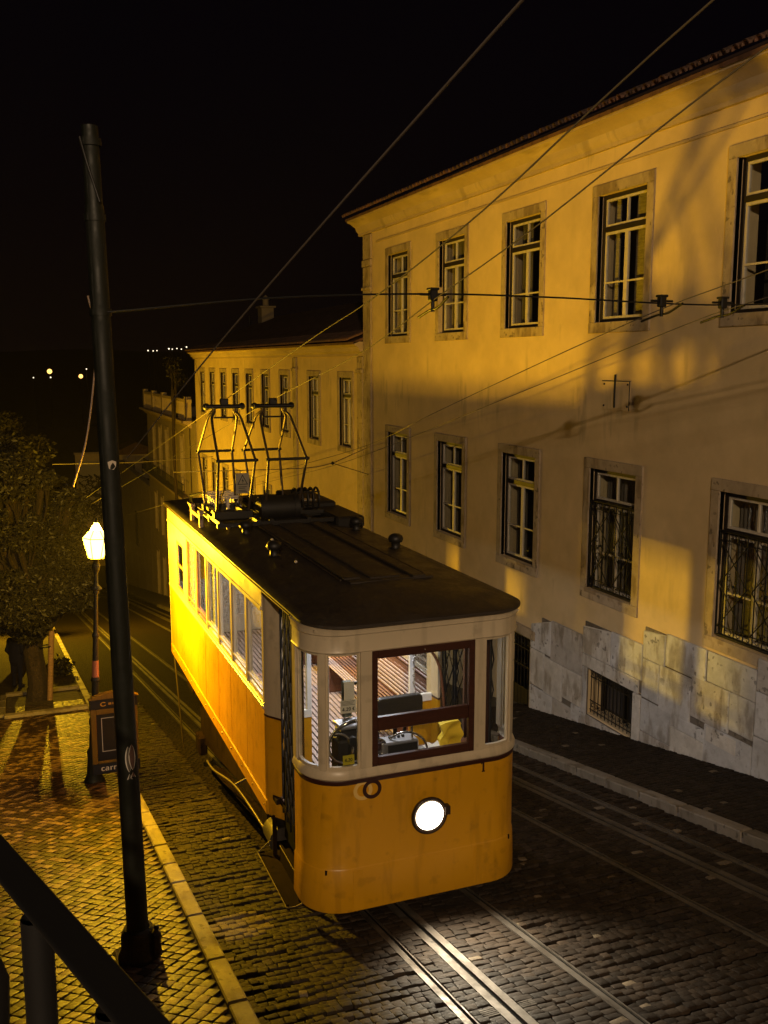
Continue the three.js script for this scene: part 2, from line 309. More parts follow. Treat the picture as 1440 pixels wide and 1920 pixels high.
// stone-framed casement: z centre, opening y0..y1, opening width w
function windowAt(b, zc, y0, y1, w, o = {}) {
  const a = zc - w / 2, c = zc + w / 2, s = o.s ?? .19, p = WX - .03, X = WX + .085, f = .07, top = y1 - (y1 - y0) * .27;
  const win = part('window', [bx(X, X + .09, y0, y1, a, a + f), bx(X, X + .09, y0, y1, c - f, c), bx(X + .001, X + .089, y1 - f, y1, a + f, c - f), bx(X + .001, X + .089, y0, y0 + f * .8, a + f, c - f), bx(X + .001, X + .089, top - .04, top + .05, a + f, c - f)], M.darkWood, b);
  const R = () => M.trim;
  part('lintel', cb(p, WX + .08, y1 + .002, y1 + s, a - s, c + s, .008), R(), win); part('sill', cb(p - .004, WX + .08, y0 - s, y0 - .002, a - s, c + s, .008), R(), win);
  part('jamb', cb(p + .003, WX + .08, y0, y1, a - s + .002, a, .006), R(), win); part('jamb', cb(p + .003, WX + .08, y0, y1, c, c + s - .002, .006), R(), win);
  const x0 = X + .02, x1 = X + .07, st = .045, ia = a + f, ic = c - f, mid = zc, fr = [];
  const sash = (za, zb, ya, yb, bars) => { fr.push(bx(x0, x1, ya, yb, za, za + st), bx(x0, x1, ya, yb, zb - st, zb), bx(x0 + .001, x1 - .001, ya, ya + st, za + st, zb - st), bx(x0 + .001, x1 - .001, yb - st, yb, za + st, zb - st)); for (const y of bars) fr.push(bx(x0 + .006, x1 - .006, y - .014, y + .014, za + st, zb - st)); const ys = [ya + st, ...bars, yb - st]; for (let i = 0; i < ys.length - 1; i++) part('pane', bx(X + .043, X + .045, ys[i], ys[i + 1], za + st, zb - st), M.glass, win); };
  const lo0 = y0 + f * .8, lo1 = top - .04;
  sash(ia, mid - .002, lo0, lo1, o.lowBars ?? [lo0 + (lo1 - lo0) * .42]); sash(mid + .002, ic, lo0, lo1, o.lowBars ?? [lo0 + (lo1 - lo0) * .42]);
  fr.push(bx(x0 + .001, x1 - .001, top + .05, y1 - f, mid - .016, mid + .016)); {
    const ya = top + .05, yb = y1 - f; fr.push(bx(x0, x1, ya, ya + .04, ia, ic), bx(x0, x1, yb - .04, yb, ia, ic), bx(x0 + .001, x1 - .001, ya + .04, yb - .04, ia, ia + .04), bx(x0 + .001, x1 - .001, ya + .04, yb - .04, ic - .04, ic));
    part('pane', bx(X + .043, X + .045, ya + .04, yb - .04, ia + .04, mid - .016), M.glass, win); part('pane', bx(X + .043, X + .045, ya + .04, yb - .04, mid + .016, ic - .04), M.glass, win);
  }
  part('sash', fr, M.whiteWood, win);
  const k = o.behind ?? 0;                                   // what hangs inside
  if (k === 1) { part('inner_shutter', [cb(X + .2, X + .23, y0 + .05, y1 - .05, mid + .03, ic - .12, .004), ...[[.12, .42], [.5, .93]].map(([q, r]) => cb(X + .19, X + .2, lerp(y0, y1, q), lerp(y0, y1, r), mid + .1, ic - .2, .003))], M.shutter, win); part('inner_shutter', cb(X + .2, X + .23, y0 + .05, y1 - .05, a + .1, a + .24, .004), M.shutter, win); }
  if (k === 2 || k === 0) { for (const [q, r] of k ? [[ia, ic]] : [[ia, mid - .16], [mid + .1, ic]]) { const rows = []; for (const y of [y0 + .04, y1 - .04]) { const rw = []; for (let i = 0; i <= 40; i++) rw.push([X + .26 + .025 * Math.sin(i * 1.7) + .012 * Math.sin(i * .63), y, lerp(q, r, i / 40)]); rows.push(rw); } part('curtain', quadGrid(rows), M.curtain, win); } }
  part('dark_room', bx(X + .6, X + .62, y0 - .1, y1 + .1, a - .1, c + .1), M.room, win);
  return win;
}
function scroll(cy, cz, r, s, x) { const p = []; for (let i = 0; i <= 14; i++) { const t = i / 14 * 4.6, q = r * (1 - i / 17); p.push([x, cy + q * Math.cos(t), cz + s * (q * Math.sin(t))]); } return tube(p, .008, 22, 4); }
function grille(win, zc, y0, y1, w, x = WX + .03) {           // wrought iron: bars, lozenges and scrolls
  const a = zc - w / 2, c = zc + w / 2, g = [bar([x, y0, a], [x, y0, c], .018, 6), bar([x, y1, a], [x, y1, c], .018, 6), bar([x, y0, a], [x, y1, a], .016, 6), bar([x, y0, c], [x, y1, c], .016, 6)];
  const n = 7; for (let i = 1; i < n; i++) { const z = lerp(a, c, i / n); g.push(bar([x, y0, z], [x, y1, z], .011, 5)); }
  const h = y1 - y0; g.push(bar([x, y0 + .14, a], [x, y0 + .14, c], .01, 5), bar([x, y1 - .14, a], [x, y1 - .14, c], .01, 5));
  const d = []; for (const m of [.25, .75]) { const z = lerp(a, c, m), q = w * .21; for (const [u, v] of [[.08, .5], [.5, .92]]) d.push(bar([x - .02, y0 + h * u, z - q], [x - .02, y0 + h * v, z + q], .01, 5), bar([x - .02, y0 + h * u, z + q], [x - .02, y0 + h * v, z - q], .01, 5)); for (const s of [-1, 1]) for (const u of [.38, .47, .56, .62]) d.push(scroll(y0 + h * u, z + s * .075, .05, s, x - .02)); d.push(ball([x - .02, y0 + h * .5, z], .025, 8)); }
  for (let i = 0; i < n; i++) { const z = lerp(a, c, (i + .5) / n); d.push(scroll(y0 + .07, z, .05, i % 2 ? 1 : -1, x), scroll(y1 - .07, z, .05, i % 2 ? 1 : -1, x)); }
  part('grille', [g, d], M.iron, win);
}
function prism(profile, z0, z1) {                             // moulding: [x,y] outline swept along the street
  const n = profile.length, P = [...profile, profile[0]], g = quadGrid([z0, z1].map(z => P.map(([x, y]) => [x, y, z])));
  const s = new THREE.Shape(profile.map(a => new THREE.Vector2(...a))), c0 = new THREE.ShapeGeometry(s).translate(0, 0, z0), c1 = new THREE.ShapeGeometry(s).translate(0, 0, z1);
  return [crease(g, .5), c0, c1];
}
function roofTiles(b, z0, z1, eaveX, eaveY, rise, run, pitch, courses) {   // barrel tiles: the courses near the eave one by one
  const n = Math.floor((z1 - z0) / pitch), half = (r, L) => { const rows = []; for (const t of [0, 1]) { const w = []; for (let i = 0; i <= 8; i++) { const q = Math.PI * i / 8, k = r * (t ? .8 : 1); w.push([t * L, Math.sin(q) * k, Math.cos(q) * k]); } rows.push(w); } return quadGrid(rows); };
  const L = .42, geo = uvm(mg([half(pitch * .36, L), half(pitch * .30, L)])), ang = Math.atan2(rise, run), mats = [[.16, .09, .06], [.2, .105, .07], [.12, .075, .055]].map(c => { const m = M.tile.clone(); m.color = col(...c); return m; });
  const roof = part('roof', prism([[eaveX + .05, eaveY - .03], [eaveX + run, eaveY + rise - .03], [eaveX + run, eaveY + rise - .2], [eaveX + .05, eaveY - .1]], z0, z1), M.tile, b), p = off(b);
  let k = 0;
  for (let c = 0; c < courses; c++) for (let i = 0; i < n; i++) {
    if (k++ >= 300) return roof;
    const m = shade(new THREE.Mesh(geo, mats[Math.floor(rnd() * 3)])); m.name = 'roof_tile'; m.rotation.set(0, rr(-.03, .03), ang + rr(-.02, .02)); m.position.set(eaveX - .06 + c * .34 * Math.cos(ang) + rr(-.02, .02) - p.x, eaveY + .012 + c * .34 * Math.sin(ang) - p.y, z0 + (i + .5) * pitch - p.z); roof.add(m);
  }
  return roof;
}
// the large house
{
  const Z0 = -27.1, Z1 = 6, zs = [-24.5, -21.13, -17.75, -14.36, -10.86, -7.36, -3.86], UP = [4.98, 7.18], LO = [.07, 2.34], w = 1.4;
  const b = thing('town_house', 'large two-storey ochre rendered house with iron window grilles beside the tram', 'house', [WX, gy(-14), -14]);
  const basement = [-14.9, -13.45, -2.33, -1.44], door = [-18.5, -17.02, -3.2, -1.46];
  const holes = [...zs.flatMap(z => [[z - w / 2, z + w / 2, ...UP], [z - w / 2, z + w / 2, ...LO]]), basement, door];
  part('wall', facade(Z0, Z1, -6, 7.95, holes), M.plaster, b);
  part('side_wall', [bx(WX + .01, WX + 9, -6, 7.95, Z0, Z0 + .3), bx(WX + .01, WX + 9, -1, 7.95, Z1 - .3, Z1), bx(WX + 8.7, WX + 9, -6, 7.95, Z0 + .3, Z1 - .3)], M.plaster2, b);
  zs.forEach((z, i) => {
    windowAt(b, z, ...UP, w, { behind: i === 3 ? 1 : i > 3 ? 3 : i === 1 ? 2 : 0 });
    const l = windowAt(b, z, ...LO, w, { behind: i < 3 ? 0 : 2 }); if (i > 2) grille(l, z, LO[0] + .05, LO[1] - .6, w - .02);
  });
  // cornice, eave and tiles
  part('cornice', [prism([[WX + .1, 7.93], [WX - .06, 7.93], [WX - .06, 8.0], [WX - .12, 8.06], [WX - .16, 8.16], [WX - .30, 8.26], [WX - .42, 8.30], [WX - .42, 8.40], [WX + .1, 8.40]], Z0 - .35, Z1), prism([[WX, 7.62], [WX - .03, 7.62], [WX - .03, 7.66], [WX, 7.68]], Z0 + 1, Z1)], M.cornice, b);
  roofTiles(b, Z0 - .4, Z1, WX - .5, 8.43, 2.3, 5.2, .22, 2);
  // pilaster at the far corner
  part('pilaster', [cb(WX - .05, WX, -6, 7.0, Z0, Z0 + .62, .006), cb(WX - .09, WX, 6.35, 6.43, Z0 - .03, Z0 + .66, .006), cb(WX - .08, WX, 7.02, 7.2, Z0 - .02, Z0 + .64, .006), cb(WX - .05, WX, 7.22, 7.9, Z0, Z0 + .62, .006)], M.trim, b);
  // iron plate fixed on the wall between the storeys
  { const z = -14.33, y = 3.7; const p = part('anchor_plate', cb(WX - .02, WX, y - .26, y + .24, z - .4, z + .4, .003), M.plaster, b); part('bracket', [bar([WX - .03, y - .22, z - .02], [WX - .03, y + .36, z - .02], .018, 6), ...[-1, 1].flatMap(a => [-1, 1].map(c => ball([WX - .025, y + a * .19, z + c * .35], .018, 8))), bar([WX - .022, y + .245, z - .42], [WX - .022, y + .245, z + .42], .008, 5), bar([WX - .022, y + .24, z + .4], [WX - .022, y - .26, z + .4], .01, 5)], M.iron, p); }
  // base of limestone blocks that steps up with the street
  const back = part('base_course', [bx(WX - .028, WX - .002, -7, -2.7, Z0 + .7, -18.75), bx(WX - .028, WX - .002, -2.6, -.2, -13.2, Z1), bx(WX - .028, WX - .002, -1.4, -.56, -15.02, -13.2), bx(WX - .028, WX - .002, -4, -.9, -16.6, -15.02), bx(WX - .028, WX - .002, -4, -1.44, -15.02, -14.9), bx(WX - .028, WX - .002, -4, -1.44, -13.45, -13.2), bx(WX - .028, WX - .002, -4, -2.36, -14.9, -13.45), bx(WX - .028, WX - .002, -4, -1.44, -17, -16.6)], M.mortar, b);
  let si = 0; const stone = (z0, z1, y0, y1, sl = 0) => { const pr = .055 + rr(0, .012); let g = cb(WX - pr, WX - .006, y0 + .006, y1 - .006, z0 + .006, z1 - .006, .012); if (sl) { const a = g.attributes.position; for (let i = 0; i < a.count; i++) if (a.getY(i) > y1 - .05 && a.getZ(i) < z0 + .03) a.setY(i, a.getY(i) - sl); g.computeVertexNormals(); } part('base_stone', g, M.stones[(si++ * 7 + Math.floor(rnd() * 3)) % 4], back); };
  const bottom = z => gy(z) - .05;
  stone(-16.98, -16.2, -1.62, -.88, .22); stone(-16.2, -15.06, -1.66, -.85); stone(-16.98, -16.45, -2.4, -1.62); stone(-16.45, -15.75, -2.42, -1.62 - .04); stone(-15.75, -15.05, -2.3, -1.66); stone(-16.98, -16.1, bottom(-17), -2.42); stone(-16.1, -15.4, bottom(-16), -2.42); stone(-15.4, -15.05, bottom(-15.3), -2.3);
  stone(-15.05, -14.15, -1.18, -.55, .1); stone(-14.15, -13.22, -1.18, -.53); stone(-15.05, -13.3, -1.44, -1.18); stone(-15.05, -14.9, -2.6, -1.44); stone(-13.45, -13.22, -2.6, -1.44); stone(-14.9, -14.1, bottom(-14.8), -2.36); stone(-14.1, -13.45, bottom(-14), -2.36);
  stone(-13.22, -12.62, -.75, -.2, .06); stone(-12.62, -11.62, -.72, -.16); stone(-13.22, -12.75, -1.45, -.75); stone(-12.75, -11.95, -1.5, -.74); stone(-11.95, -11.2, -1.35, -.66); stone(-13.22, -12.42, -2.05, -1.47); stone(-12.42, -11.55, -1.68, -1.5 + .04); stone(-12.42, -11.55, bottom(-12.4), -1.68); stone(-13.22, -12.42, bottom(-13.2), -2.05); stone(-11.55, -10.86, -1.62, -1.36);
  for (let z = -11.6, k = 0; z < 5; k++) { const L = rr(.75, 1.25), t = -.16 + G * (z + 11.6); stone(z, z + L, t - .5, t); stone(z, z + L * .5, t - 1.18, t - .5); stone(z + L * .5, z + L, t - 1.1, t - .5); stone(z, z + L, Math.min(bottom(z) - .05, t - 1.2), t - 1.18); z += L; }
  for (let z = Z0 + .7; z < -18.8; z += 1.35) { const t = -.9 + G * (z + 15.5); stone(z, Math.min(z + 1.35, -18.8), t - .8, t); stone(z, Math.min(z + 1.35, -18.8), bottom(z) - .1, t - .8); }
  // basement light with its grille and the gated doorway
  { const [a, c, y0, y1] = basement; const wn = part('basement_window', [bx(WX + .3, WX + .36, y0, y1, a, a + .06), bx(WX + .3, WX + .36, y0, y1, c - .06, c), bx(WX + .3, WX + .36, y0, y1, (a + c) / 2 - .03, (a + c) / 2 + .03)], M.darkWood, b); part('dark_room', bx(WX + .4, WX + .42, y0 - .1, y1 + .1, a - .1, c + .1), M.room, wn);
    const g = [], x = WX + .05; for (let i = 0; i <= 12; i++) { const z = lerp(a + .03, c - .03, i / 12); g.push(bar([x, y0, z], [x, y1, z], .009, 5)); } for (const y of [y0 + .06, y0 + .24, y1 - .06, y1 - .18]) g.push(bar([x, y, a], [x, y, c], .01, 5)); for (let i = 0; i < 12; i++) { const z = lerp(a + .09, c - .09, i / 11); g.push(scroll(y0 + .15, z, .05, i % 2 ? 1 : -1, x), scroll(y1 - .12, z, .035, i % 2 ? 1 : -1, x)); } part('grille', g, M.iron, wn); }
  { const [a, c, y0, y1] = door; const d = part('gateway', [cb(WX - .05, WX + .3, y0, y1, c, c + .04, .005), cb(WX - .07, WX + .3, y1, y1 + .2, a - .2, c + .22, .01)], M.trim, b); part('dark_room', bx(WX + .9, WX + .92, y0 - .1, y1 + .1, a - .1, c + .1), M.room, d);
    const g = [], x = WX + .1; for (let i = 0; i <= 10; i++) { const z = lerp(a + .03, c - .03, i / 10); g.push(bar([x, y0, z], [x, y1 - .03, z], .012, 5)); } for (const y of [y0 + .5, y0 + 1.0, y1 - .1, y1 - .35]) g.push(bar([x, y, a], [x, y, c], .013, 5)); for (let i = 0; i < 10; i++) { const z = lerp(a + .1, c - .1, i / 9); g.push(scroll(y1 - .23, z, .07, i % 2 ? 1 : -1, x), scroll(y1 - .75, z, .08, i % 2 ? -1 : 1, x)); } g.push(bx(x - .005, x + .005, y0 + .02, y0 + .5, a, c)); part('gate', g, M.iron, d); }
}
// the lower, longer house behind it
{
  const Z0 = -54.6, Z1 = -27.12, b = thing('town_house', 'lower cream house with nine upper windows behind the pantographs', 'house', [WX, gy(-40), -40]);
  const zs = [-28.86, -32.2, -36.0, -38.9, -41.7, -44.4, -47.1, -49.8, -52.4], UP = [1.62, 3.8], LO = [-3.1, -.9], w = 1.15;
  part('wall', facade(Z0, Z1, -14, 4.62, zs.flatMap(z => [[z - w / 2, z + w / 2, ...UP], [z - w / 2, z + w / 2, ...LO]])), M.plaster2, b);
  part('side_wall', [bx(WX + .01, WX + 9, -16, 4.62, Z0, Z0 + .3), bx(WX + 8.7, WX + 9, -16, 4.62, Z0 + .3, Z1)], M.plaster2, b);
  zs.forEach((z, i) => { windowAt(b, z, ...UP, w, { behind: i % 3 ? 0 : 2 }); windowAt(b, z, ...LO, w, { behind: 2 }); });
  part('cornice', prism([[WX + .1, 4.46], [WX - .05, 4.46], [WX - .05, 4.54], [WX - .14, 4.6], [WX - .2, 4.72], [WX - .34, 4.8], [WX - .34, 4.88], [WX + .1, 4.88]], Z0 - .3, Z1), M.cornice, b);
  for (const z of [Z1 - .55, -34.75]) part('pilaster', [cb(WX - .05, WX, -12, 3.95, z, z + .5, .006), cb(WX - .09, WX, 3.95, 4.07, z - .04, z + .54, .006), cb(WX - .05, WX, 4.07, 4.44, z, z + .5, .006)], M.trim, b);
  const r = roofTiles(b, Z0 - .3, Z1, WX - .42, 4.9, 2.0, 5, .2, 2);
  part('chimney', [cb(13.6, 14.3, 6.0, 7.3, -54.2, -53.3, .02), cb(13.5, 14.4, 7.3, 7.4, -54.3, -53.2, .02), lathe([[.18, 0], [.16, .35], [.24, .38], [.02, .62]], [13.95, 7.4, -53.75], 12)], M.plaster3, r);
  part('vent_pipe', bar([13.8, 5.9, -57], [13.8, 7.0, -57], .07), M.iron, r);
}
// the balustraded house farther down
{
  const Z0 = -75, Z1 = -54.9, b = thing('town_house', 'dim house with roof balustrade and tall balcony windows farthest down the street', 'house', [WX, gy(-65), -65]);
  const zs = [-59.6, -62.6, -65.6, -68.6, -71.6, -73.6], up = [-3.7, -.2], lo = [-8.0, -5.2], gr = [-13.2, -9.6], w = 1.15, holes = zs.slice(0, 5).flatMap(z => [[z - w / 2, z + w / 2, ...up], [z - w / 2, z + w / 2, ...lo], [z - w / 2, z + w / 2, ...gr]]);
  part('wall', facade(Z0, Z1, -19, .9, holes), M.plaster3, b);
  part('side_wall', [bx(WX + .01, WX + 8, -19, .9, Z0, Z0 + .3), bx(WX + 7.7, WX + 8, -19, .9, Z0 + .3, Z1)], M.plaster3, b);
  for (const z of zs.slice(0, 5)) for (const y of [up, lo, gr]) { const [a, c] = [z - w / 2, z + w / 2], f = part('window', [bx(WX + .2, WX + .26, ...y, a, a + .08), bx(WX + .2, WX + .26, ...y, c - .08, c), bx(WX + .2, WX + .26, ...y, z - .05, z + .05), bx(WX + .201, WX + .259, y[1] - .7, y[1] - .6, a, c)], M.darkWood, b); part('pane', bx(WX + .22, WX + .225, ...y, a, c), M.glass, f); part('dark_room', bx(WX + .5, WX + .52, ...y, a - .1, c + .1), M.room, f); part('jamb', [cb(WX - .04, WX, ...y, a - .2, a, .01), cb(WX - .04, WX, ...y, c, c + .2, .01), cb(WX - .045, WX, y[1], y[1] + .22, a - .2, c + .2, .01)], M.trim, f); }
  part('cornice', prism([[WX, .45], [WX - .1, .5], [WX - .3, .7], [WX - .55, .8], [WX - .55, .92], [WX + .3, .92], [WX + .3, .45]], Z0 - .2, Z1 - 1.2), M.cornice, b);
  part('balcony_ledge', prism([[WX, -4.05], [WX - .3, -4.0], [WX - .5, -3.88], [WX - .5, -3.76], [WX, -3.76]], Z0, Z1 - 2), M.cornice, b);
  const rl = []; for (let z = Z0 + .2; z < Z1 - 2.2; z += .25) rl.push(bar([WX - .44, -3.76, z], [WX - .44, -2.9, z], .014, 4)); rl.push(bar([WX - .44, -2.9, Z0], [WX - .44, -2.9, Z1 - 2], .025, 5)); part('balcony_railing', rl, M.iron, b);
  const bl = []; for (let z = Z0; z < Z1 - 1.4; z += .42) bl.push(lathe([[.09, 0], [.09, .1], [.05, .2], [.1, .5], [.05, .85], [.09, .95], [.09, 1.05]], [WX - .1, .92, z], 8)); bl.push(bx(WX - .24, WX + .05, 1.97, 2.15, Z0, Z1 - 1.3)); for (let z = Z0; z < Z1; z += 4.5) bl.push(bx(WX - .26, WX + .06, 0.92, 2.3, z, z + .6)); part('balustrade', bl, M.cornice, b);
}
// retaining wall and buildings at the foot of the street
{
  const w = thing('garden_wall', 'tall rendered wall lit amber below the balustraded house', 'wall', [WX, gy(-85), -85]);
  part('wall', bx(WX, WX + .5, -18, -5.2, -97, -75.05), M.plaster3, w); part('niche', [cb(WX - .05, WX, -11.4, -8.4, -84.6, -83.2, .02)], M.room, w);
  const f = thing('far_house', 'pale low house with dark roof across the foot of the street', 'house', [8, gy(-104), -104]);
  part('wall', [bx(10.2, 15, -7.9, -5.3, -104, -103.7)], M.plaster2, f); part('wall', bx(10.2, 15, -18, -7.9, -104.2, -103.9), M.room, f); part('roof', prism([[9.8, -5.3], [12.6, -4.0], [15.4, -5.3]], -108, -103.6), M.tile, f);
  for (const x of [10.7, 11.9, 13.1, 14.2]) part('window', bx(x, x + .5, -7.2, -6.3, -103.71, -103.66), M.darkWood, f);
  const g = thing('painted_wall', 'grey garden wall covered in dark scribbled paint behind the street lamp', 'wall', [8.4, gy(-103), -103]);
  const tx = lettering(256, 512, (c, W, H) => { c.fillStyle = '#b5ac98'; c.fillRect(0, 0, W, H); c.strokeStyle = '#1d1712'; c.lineCap = 'round'; let s = 5; const r = () => (s = (s * 16807) % 2147483647) / 2147483647; for (let i = 0; i < 120; i++) { c.lineWidth = 3 + 6 * r(); c.beginPath(); let x = r() * W, y = 120 + r() * 390; c.moveTo(x, y); for (let k = 0; k < 3; k++) c.quadraticCurveTo(x + (r() - .5) * 80, y + (r() - .5) * 80, x += (r() - .5) * 90, y += (r() - .5) * 70); c.stroke(); } });
  const pg = new THREE.PlaneGeometry(3.4, 6.4); part('wall', bx(6.4, 10.1, -18, -5.1, -103.9, -103.4), M.plaster2, g); part('paint', pg.translate(8.3, -9, -103.38), std({ map: tx, roughness: .9 }), g, true); part('coping', bx(6.3, 10.15, -5.1, -4.9, -104, -103.3), M.cornice, g);
}
{ // dark hill and far lights over the valley
  const rows = []; for (let j = 0; j <= 8; j++) { const r = []; for (let i = 0; i <= 40; i++) { const x = lerp(-260, 320, i / 40), t = j / 8; r.push([x, lerp(-20, 4 + 9 * fbm(i / 40, .3, 5, 91, 4) + x * .012, t) , -330 - t * 70]); } rows.push(r); }
  struct('hill', quadGrid(rows), std({ color: [.02, .018, .016], roughness: 1 }));
  const S = [[13.4, 1.6, 1, .75], [22.6, .05, 1, .65], [13.6, -.25, 0, .35], [43.6, 8.1, 0, .35], [45.2, 8.0, 0, .3], [46.4, 8.1, 0, .3], [50.2, 8.7, 0, .4], [51.3, 8.6, 0, .3], [52.8, 8.8, 0, .3], [54.2, 8.6, 0, .3], [55.9, 9.3, 0, .35], [8.6, -.3, 0, .3], [24.4, 2.3, 0, .3]];
  for (const [x, y, a, r] of S) { const o = thing('distant_lamp', a ? 'small amber light on the dark hillside across the valley' : 'tiny white light on the dark hillside across the valley', 'lamp', [x, -20, -318], a ? 'amber lights across the valley' : 'white lights across the valley'); part('bulb', ball([x, y, -318], a ? r : r * .62, 8), a ? M.farAmber : M.farGlow, o); part('post', bar([x, -20, -318], [x, y - r, -318], .12, 5), M.iron, o); }
}

// ───────────────────────── the tram: level body on a wedge frame ─────────────────────────
{
  const T = thing('funicular_tram', 'yellow and cream funicular tram with lit headlight and two roof pantographs', 'tram', [3.9, gy(-13.4), -13.4]);
  const R = .42, XL = 2.66, XR = 5.14, ZF = -8.79, ZE = -9.4;
  const PATH = (() => {                                      // plan of the front: side, rounded corner, front, corner, side
    const P = []; P.push([XL, ZE, -1, 0]); for (let i = 0; i <= 16; i++) { const a = i / 16 * Math.PI / 2; P.push([XL + R - R * Math.cos(a), ZF - R + R * Math.sin(a), -Math.cos(a), Math.sin(a)]); }
    for (let i = 1; i < 8; i++) P.push([lerp(XL + R, XR - R, i / 8), ZF, 0, 1]);
    for (let i = 0; i <= 16; i++) { const a = i / 16 * Math.PI / 2; P.push([XR - R + R * Math.sin(a), ZF - R + R * Math.cos(a), Math.sin(a), Math.cos(a)]); } P.push([XR, ZE, 1, 0]);
    let s = 0; return P.map((p, i) => { if (i) s += Math.hypot(p[0] - P[i - 1][0], p[1] - P[i - 1][1]); return [...p, s]; });
  })();
  const LEN = PATH.at(-1)[4];
  const at = s => { let i = 1; while (i < PATH.length - 1 && PATH[i][4] < s) i++; const a = PATH[i - 1], b = PATH[i], t = Math.min(1, Math.max(0, (s - a[4]) / (b[4] - a[4]))); const n = V(lerp(a[2], b[2], t), 0, lerp(a[3], b[3], t)).normalize(); return [lerp(a[0], b[0], t), lerp(a[1], b[1], t), n.x, n.z]; };
  const sub = (s0, s1) => [s0, ...PATH.map(p => p[4]).filter(s => s > s0 + .003 && s < s1 - .003), s1].map(at);
  function loft(rows, s0, s1, th) {                          // band round the front: rows of [y, outward offset], thickness inwards
    const pts = sub(s0, s1), prof = [...rows, ...[...rows].reverse().map(([y, o]) => [y, o - th])]; prof.push(prof[0]);
    const g = quadGrid(prof.map(([y, o]) => pts.map(p => [p[0] + p[2] * o, y, p[1] + p[3] * o]))), caps = [];
    for (const p of [pts[0], pts.at(-1)]) caps.push(quadGrid(rows.map(([y, o]) => [[p[0] + p[2] * o, y, p[1] + p[3] * o], [p[0] + p[2] * (o - th), y, p[1] + p[3] * (o - th)]])));
    return [crease(g, .5), ...caps];
  }
  // dash: yellow plate with a shallow fold and two strap plates, flaring to the skirt
  const dash = part('dash_panel', loft([[-1.42, .020], [-1.40, .025], [-1.12, .020], [-.955, .012], [-.945, .007], [-.935, .002], [-.5, 0], [-.02, 0]], 0, LEN, .03), M.yellow, T);
  part('strap_plate', [loft([[-1.40, .028], [-1.1, .023], [-.965, .016]], LEN / 2 - .80, LEN / 2 - .69, .006), loft([[-1.40, .028], [-1.1, .023], [-.965, .016]], LEN / 2 + .60, LEN / 2 + .71, .006)], M.yellow, T);
  part('belt_line', loft([[-.02, .004], [.0, .012], [.022, .012], [.032, .004]], 0, LEN, .03), M.belt, T);
  part('sill_band', loft([[.032, .006], [.05, .022], [.085, .022], [.13, .004], [.14, -.005]], 0, LEN, .05), M.cream, T);
  part('letter_band', loft([[1.375, .006], [1.39, .018], [1.41, .008], [1.56, .008], [1.575, .022], [1.60, .022], [1.63, .03], [1.655, .04]], 0, LEN, .06), M.cream, T);
  const post = (a, b, o = .01, m = M.cream) => part('post', loft([[.138, o], [1.378, o]], a, b, .07), m, T);
  post(0, .11); post(.53, .60); post(.965, 1.085, .012); post(LEN - 1.085, LEN - .965, .012); post(LEN - .60, LEN - .53); post(LEN - .11, LEN);
  for (const [a, b] of [[.11, .53], [.60, .965], [LEN - .965, LEN - .60], [LEN - .53, LEN - .11]]) {
    const f = part('window_frame', [loft([[.139, -.01], [.175, -.012]], a, b, .035), loft([[1.35, -.012], [1.377, -.01]], a, b, .035), loft([[.175, -.012], [1.35, -.012]], a, a + .025, .035), loft([[.175, -.012], [1.35, -.012]], b - .025, b, .035)], M.cream, T);
    part('pane', loft([[.172, -.028], [1.352, -.028]], a + .022, b - .022, .003), M.glass, f);
  }
  { // centre drop window in a brown frame
    const a = 1.085, b = LEN - 1.085, x0 = at(a)[0], x1 = at(b)[0], z0 = ZF - .045, z1 = ZF + .012;
    const f = part('window_frame', [cb(x0, x0 + .065, .14, 1.376, z0, z1, .006), cb(x1 - .065, x1, .14, 1.376, z0, z1, .006), cb(x0 + .065, x1 - .065, 1.29, 1.375, z0, z1, .006), cb(x0 + .065, x1 - .065, .141, .235, z0, z1, .006), cb(x0 + .065, x1 - .065, .515, .66, z0 - .01, z1 - .012, .006)], M.brown, T);
    part('pane', bx(x0 + .06, x1 - .06, .65, 1.295, ZF - .028, ZF - .025), M.glass, f); part('pane', bx(x0 + .06, x1 - .06, .23, .52, ZF - .028, ZF - .025), M.glass, f);
    part('screw', ball([3.9, 1.335, z1], .01, 8), M.chrome, f);
  }
  { // headlight
    const c = [3.94, -.475], h = part('headlight', [lathe([[.115, 0], [.175, .02], [.19, .06], [.204, .075], [.204, .095], [.186, .102], [.160, .09]], [0, 0, 0], 36).rotateX(Math.PI / 2).translate(c[0], c[1], ZF - .01), cb(c[0] + .17, c[0] + .235, c[1] - .02, c[1] + .08, ZF + .02, ZF + .10, .006)], std({ color: [.035, .022, .016], roughness: .35, metalness: .3 }), T);
    part('lens', lathe([[.001, .055], [.06, .05], [.11, .036], [.145, .014], [.158, 0]], [0, 0, 0], 32).rotateX(Math.PI / 2).translate(c[0], c[1], ZF + .08), M.headGlow, h);
    const L = new THREE.SpotLight(col(1, .86, .62), HEAD_POWER, 40, .92, .75, 2); L.position.set(c[0], c[1], ZF + .17); L.target.position.set(c[0] + .25, -3.1, ZF + 4.3); L.castShadow = true; L.shadow.radius = 6; L.name = 'headlight_beam'; scene.add(L, L.target);
  }
  { // company rings and the number
    const ring = (x, y, r, w, m) => part('ring_mark', new THREE.RingGeometry(r - w, r, 32).translate(x, y, ZF + .006), m, dash), y = -.10;
    ring(3.215, y, .105, .04, std({ color: [.62, .42, .12], roughness: .5 })); const r2 = ring(3.315, y, .105, .04, M.belt); r2.position.z += .003;
    part('number', [bx(4.597, 4.617, -.11, .0, ZF + .003, ZF + .007), flat([4.607, -.002, ZF + .005], [4.578, -.03, ZF + .005], .013, .004), bx(4.588, 4.626, -.121, -.11, ZF + .003, ZF + .007)], M.belt, dash);
  }
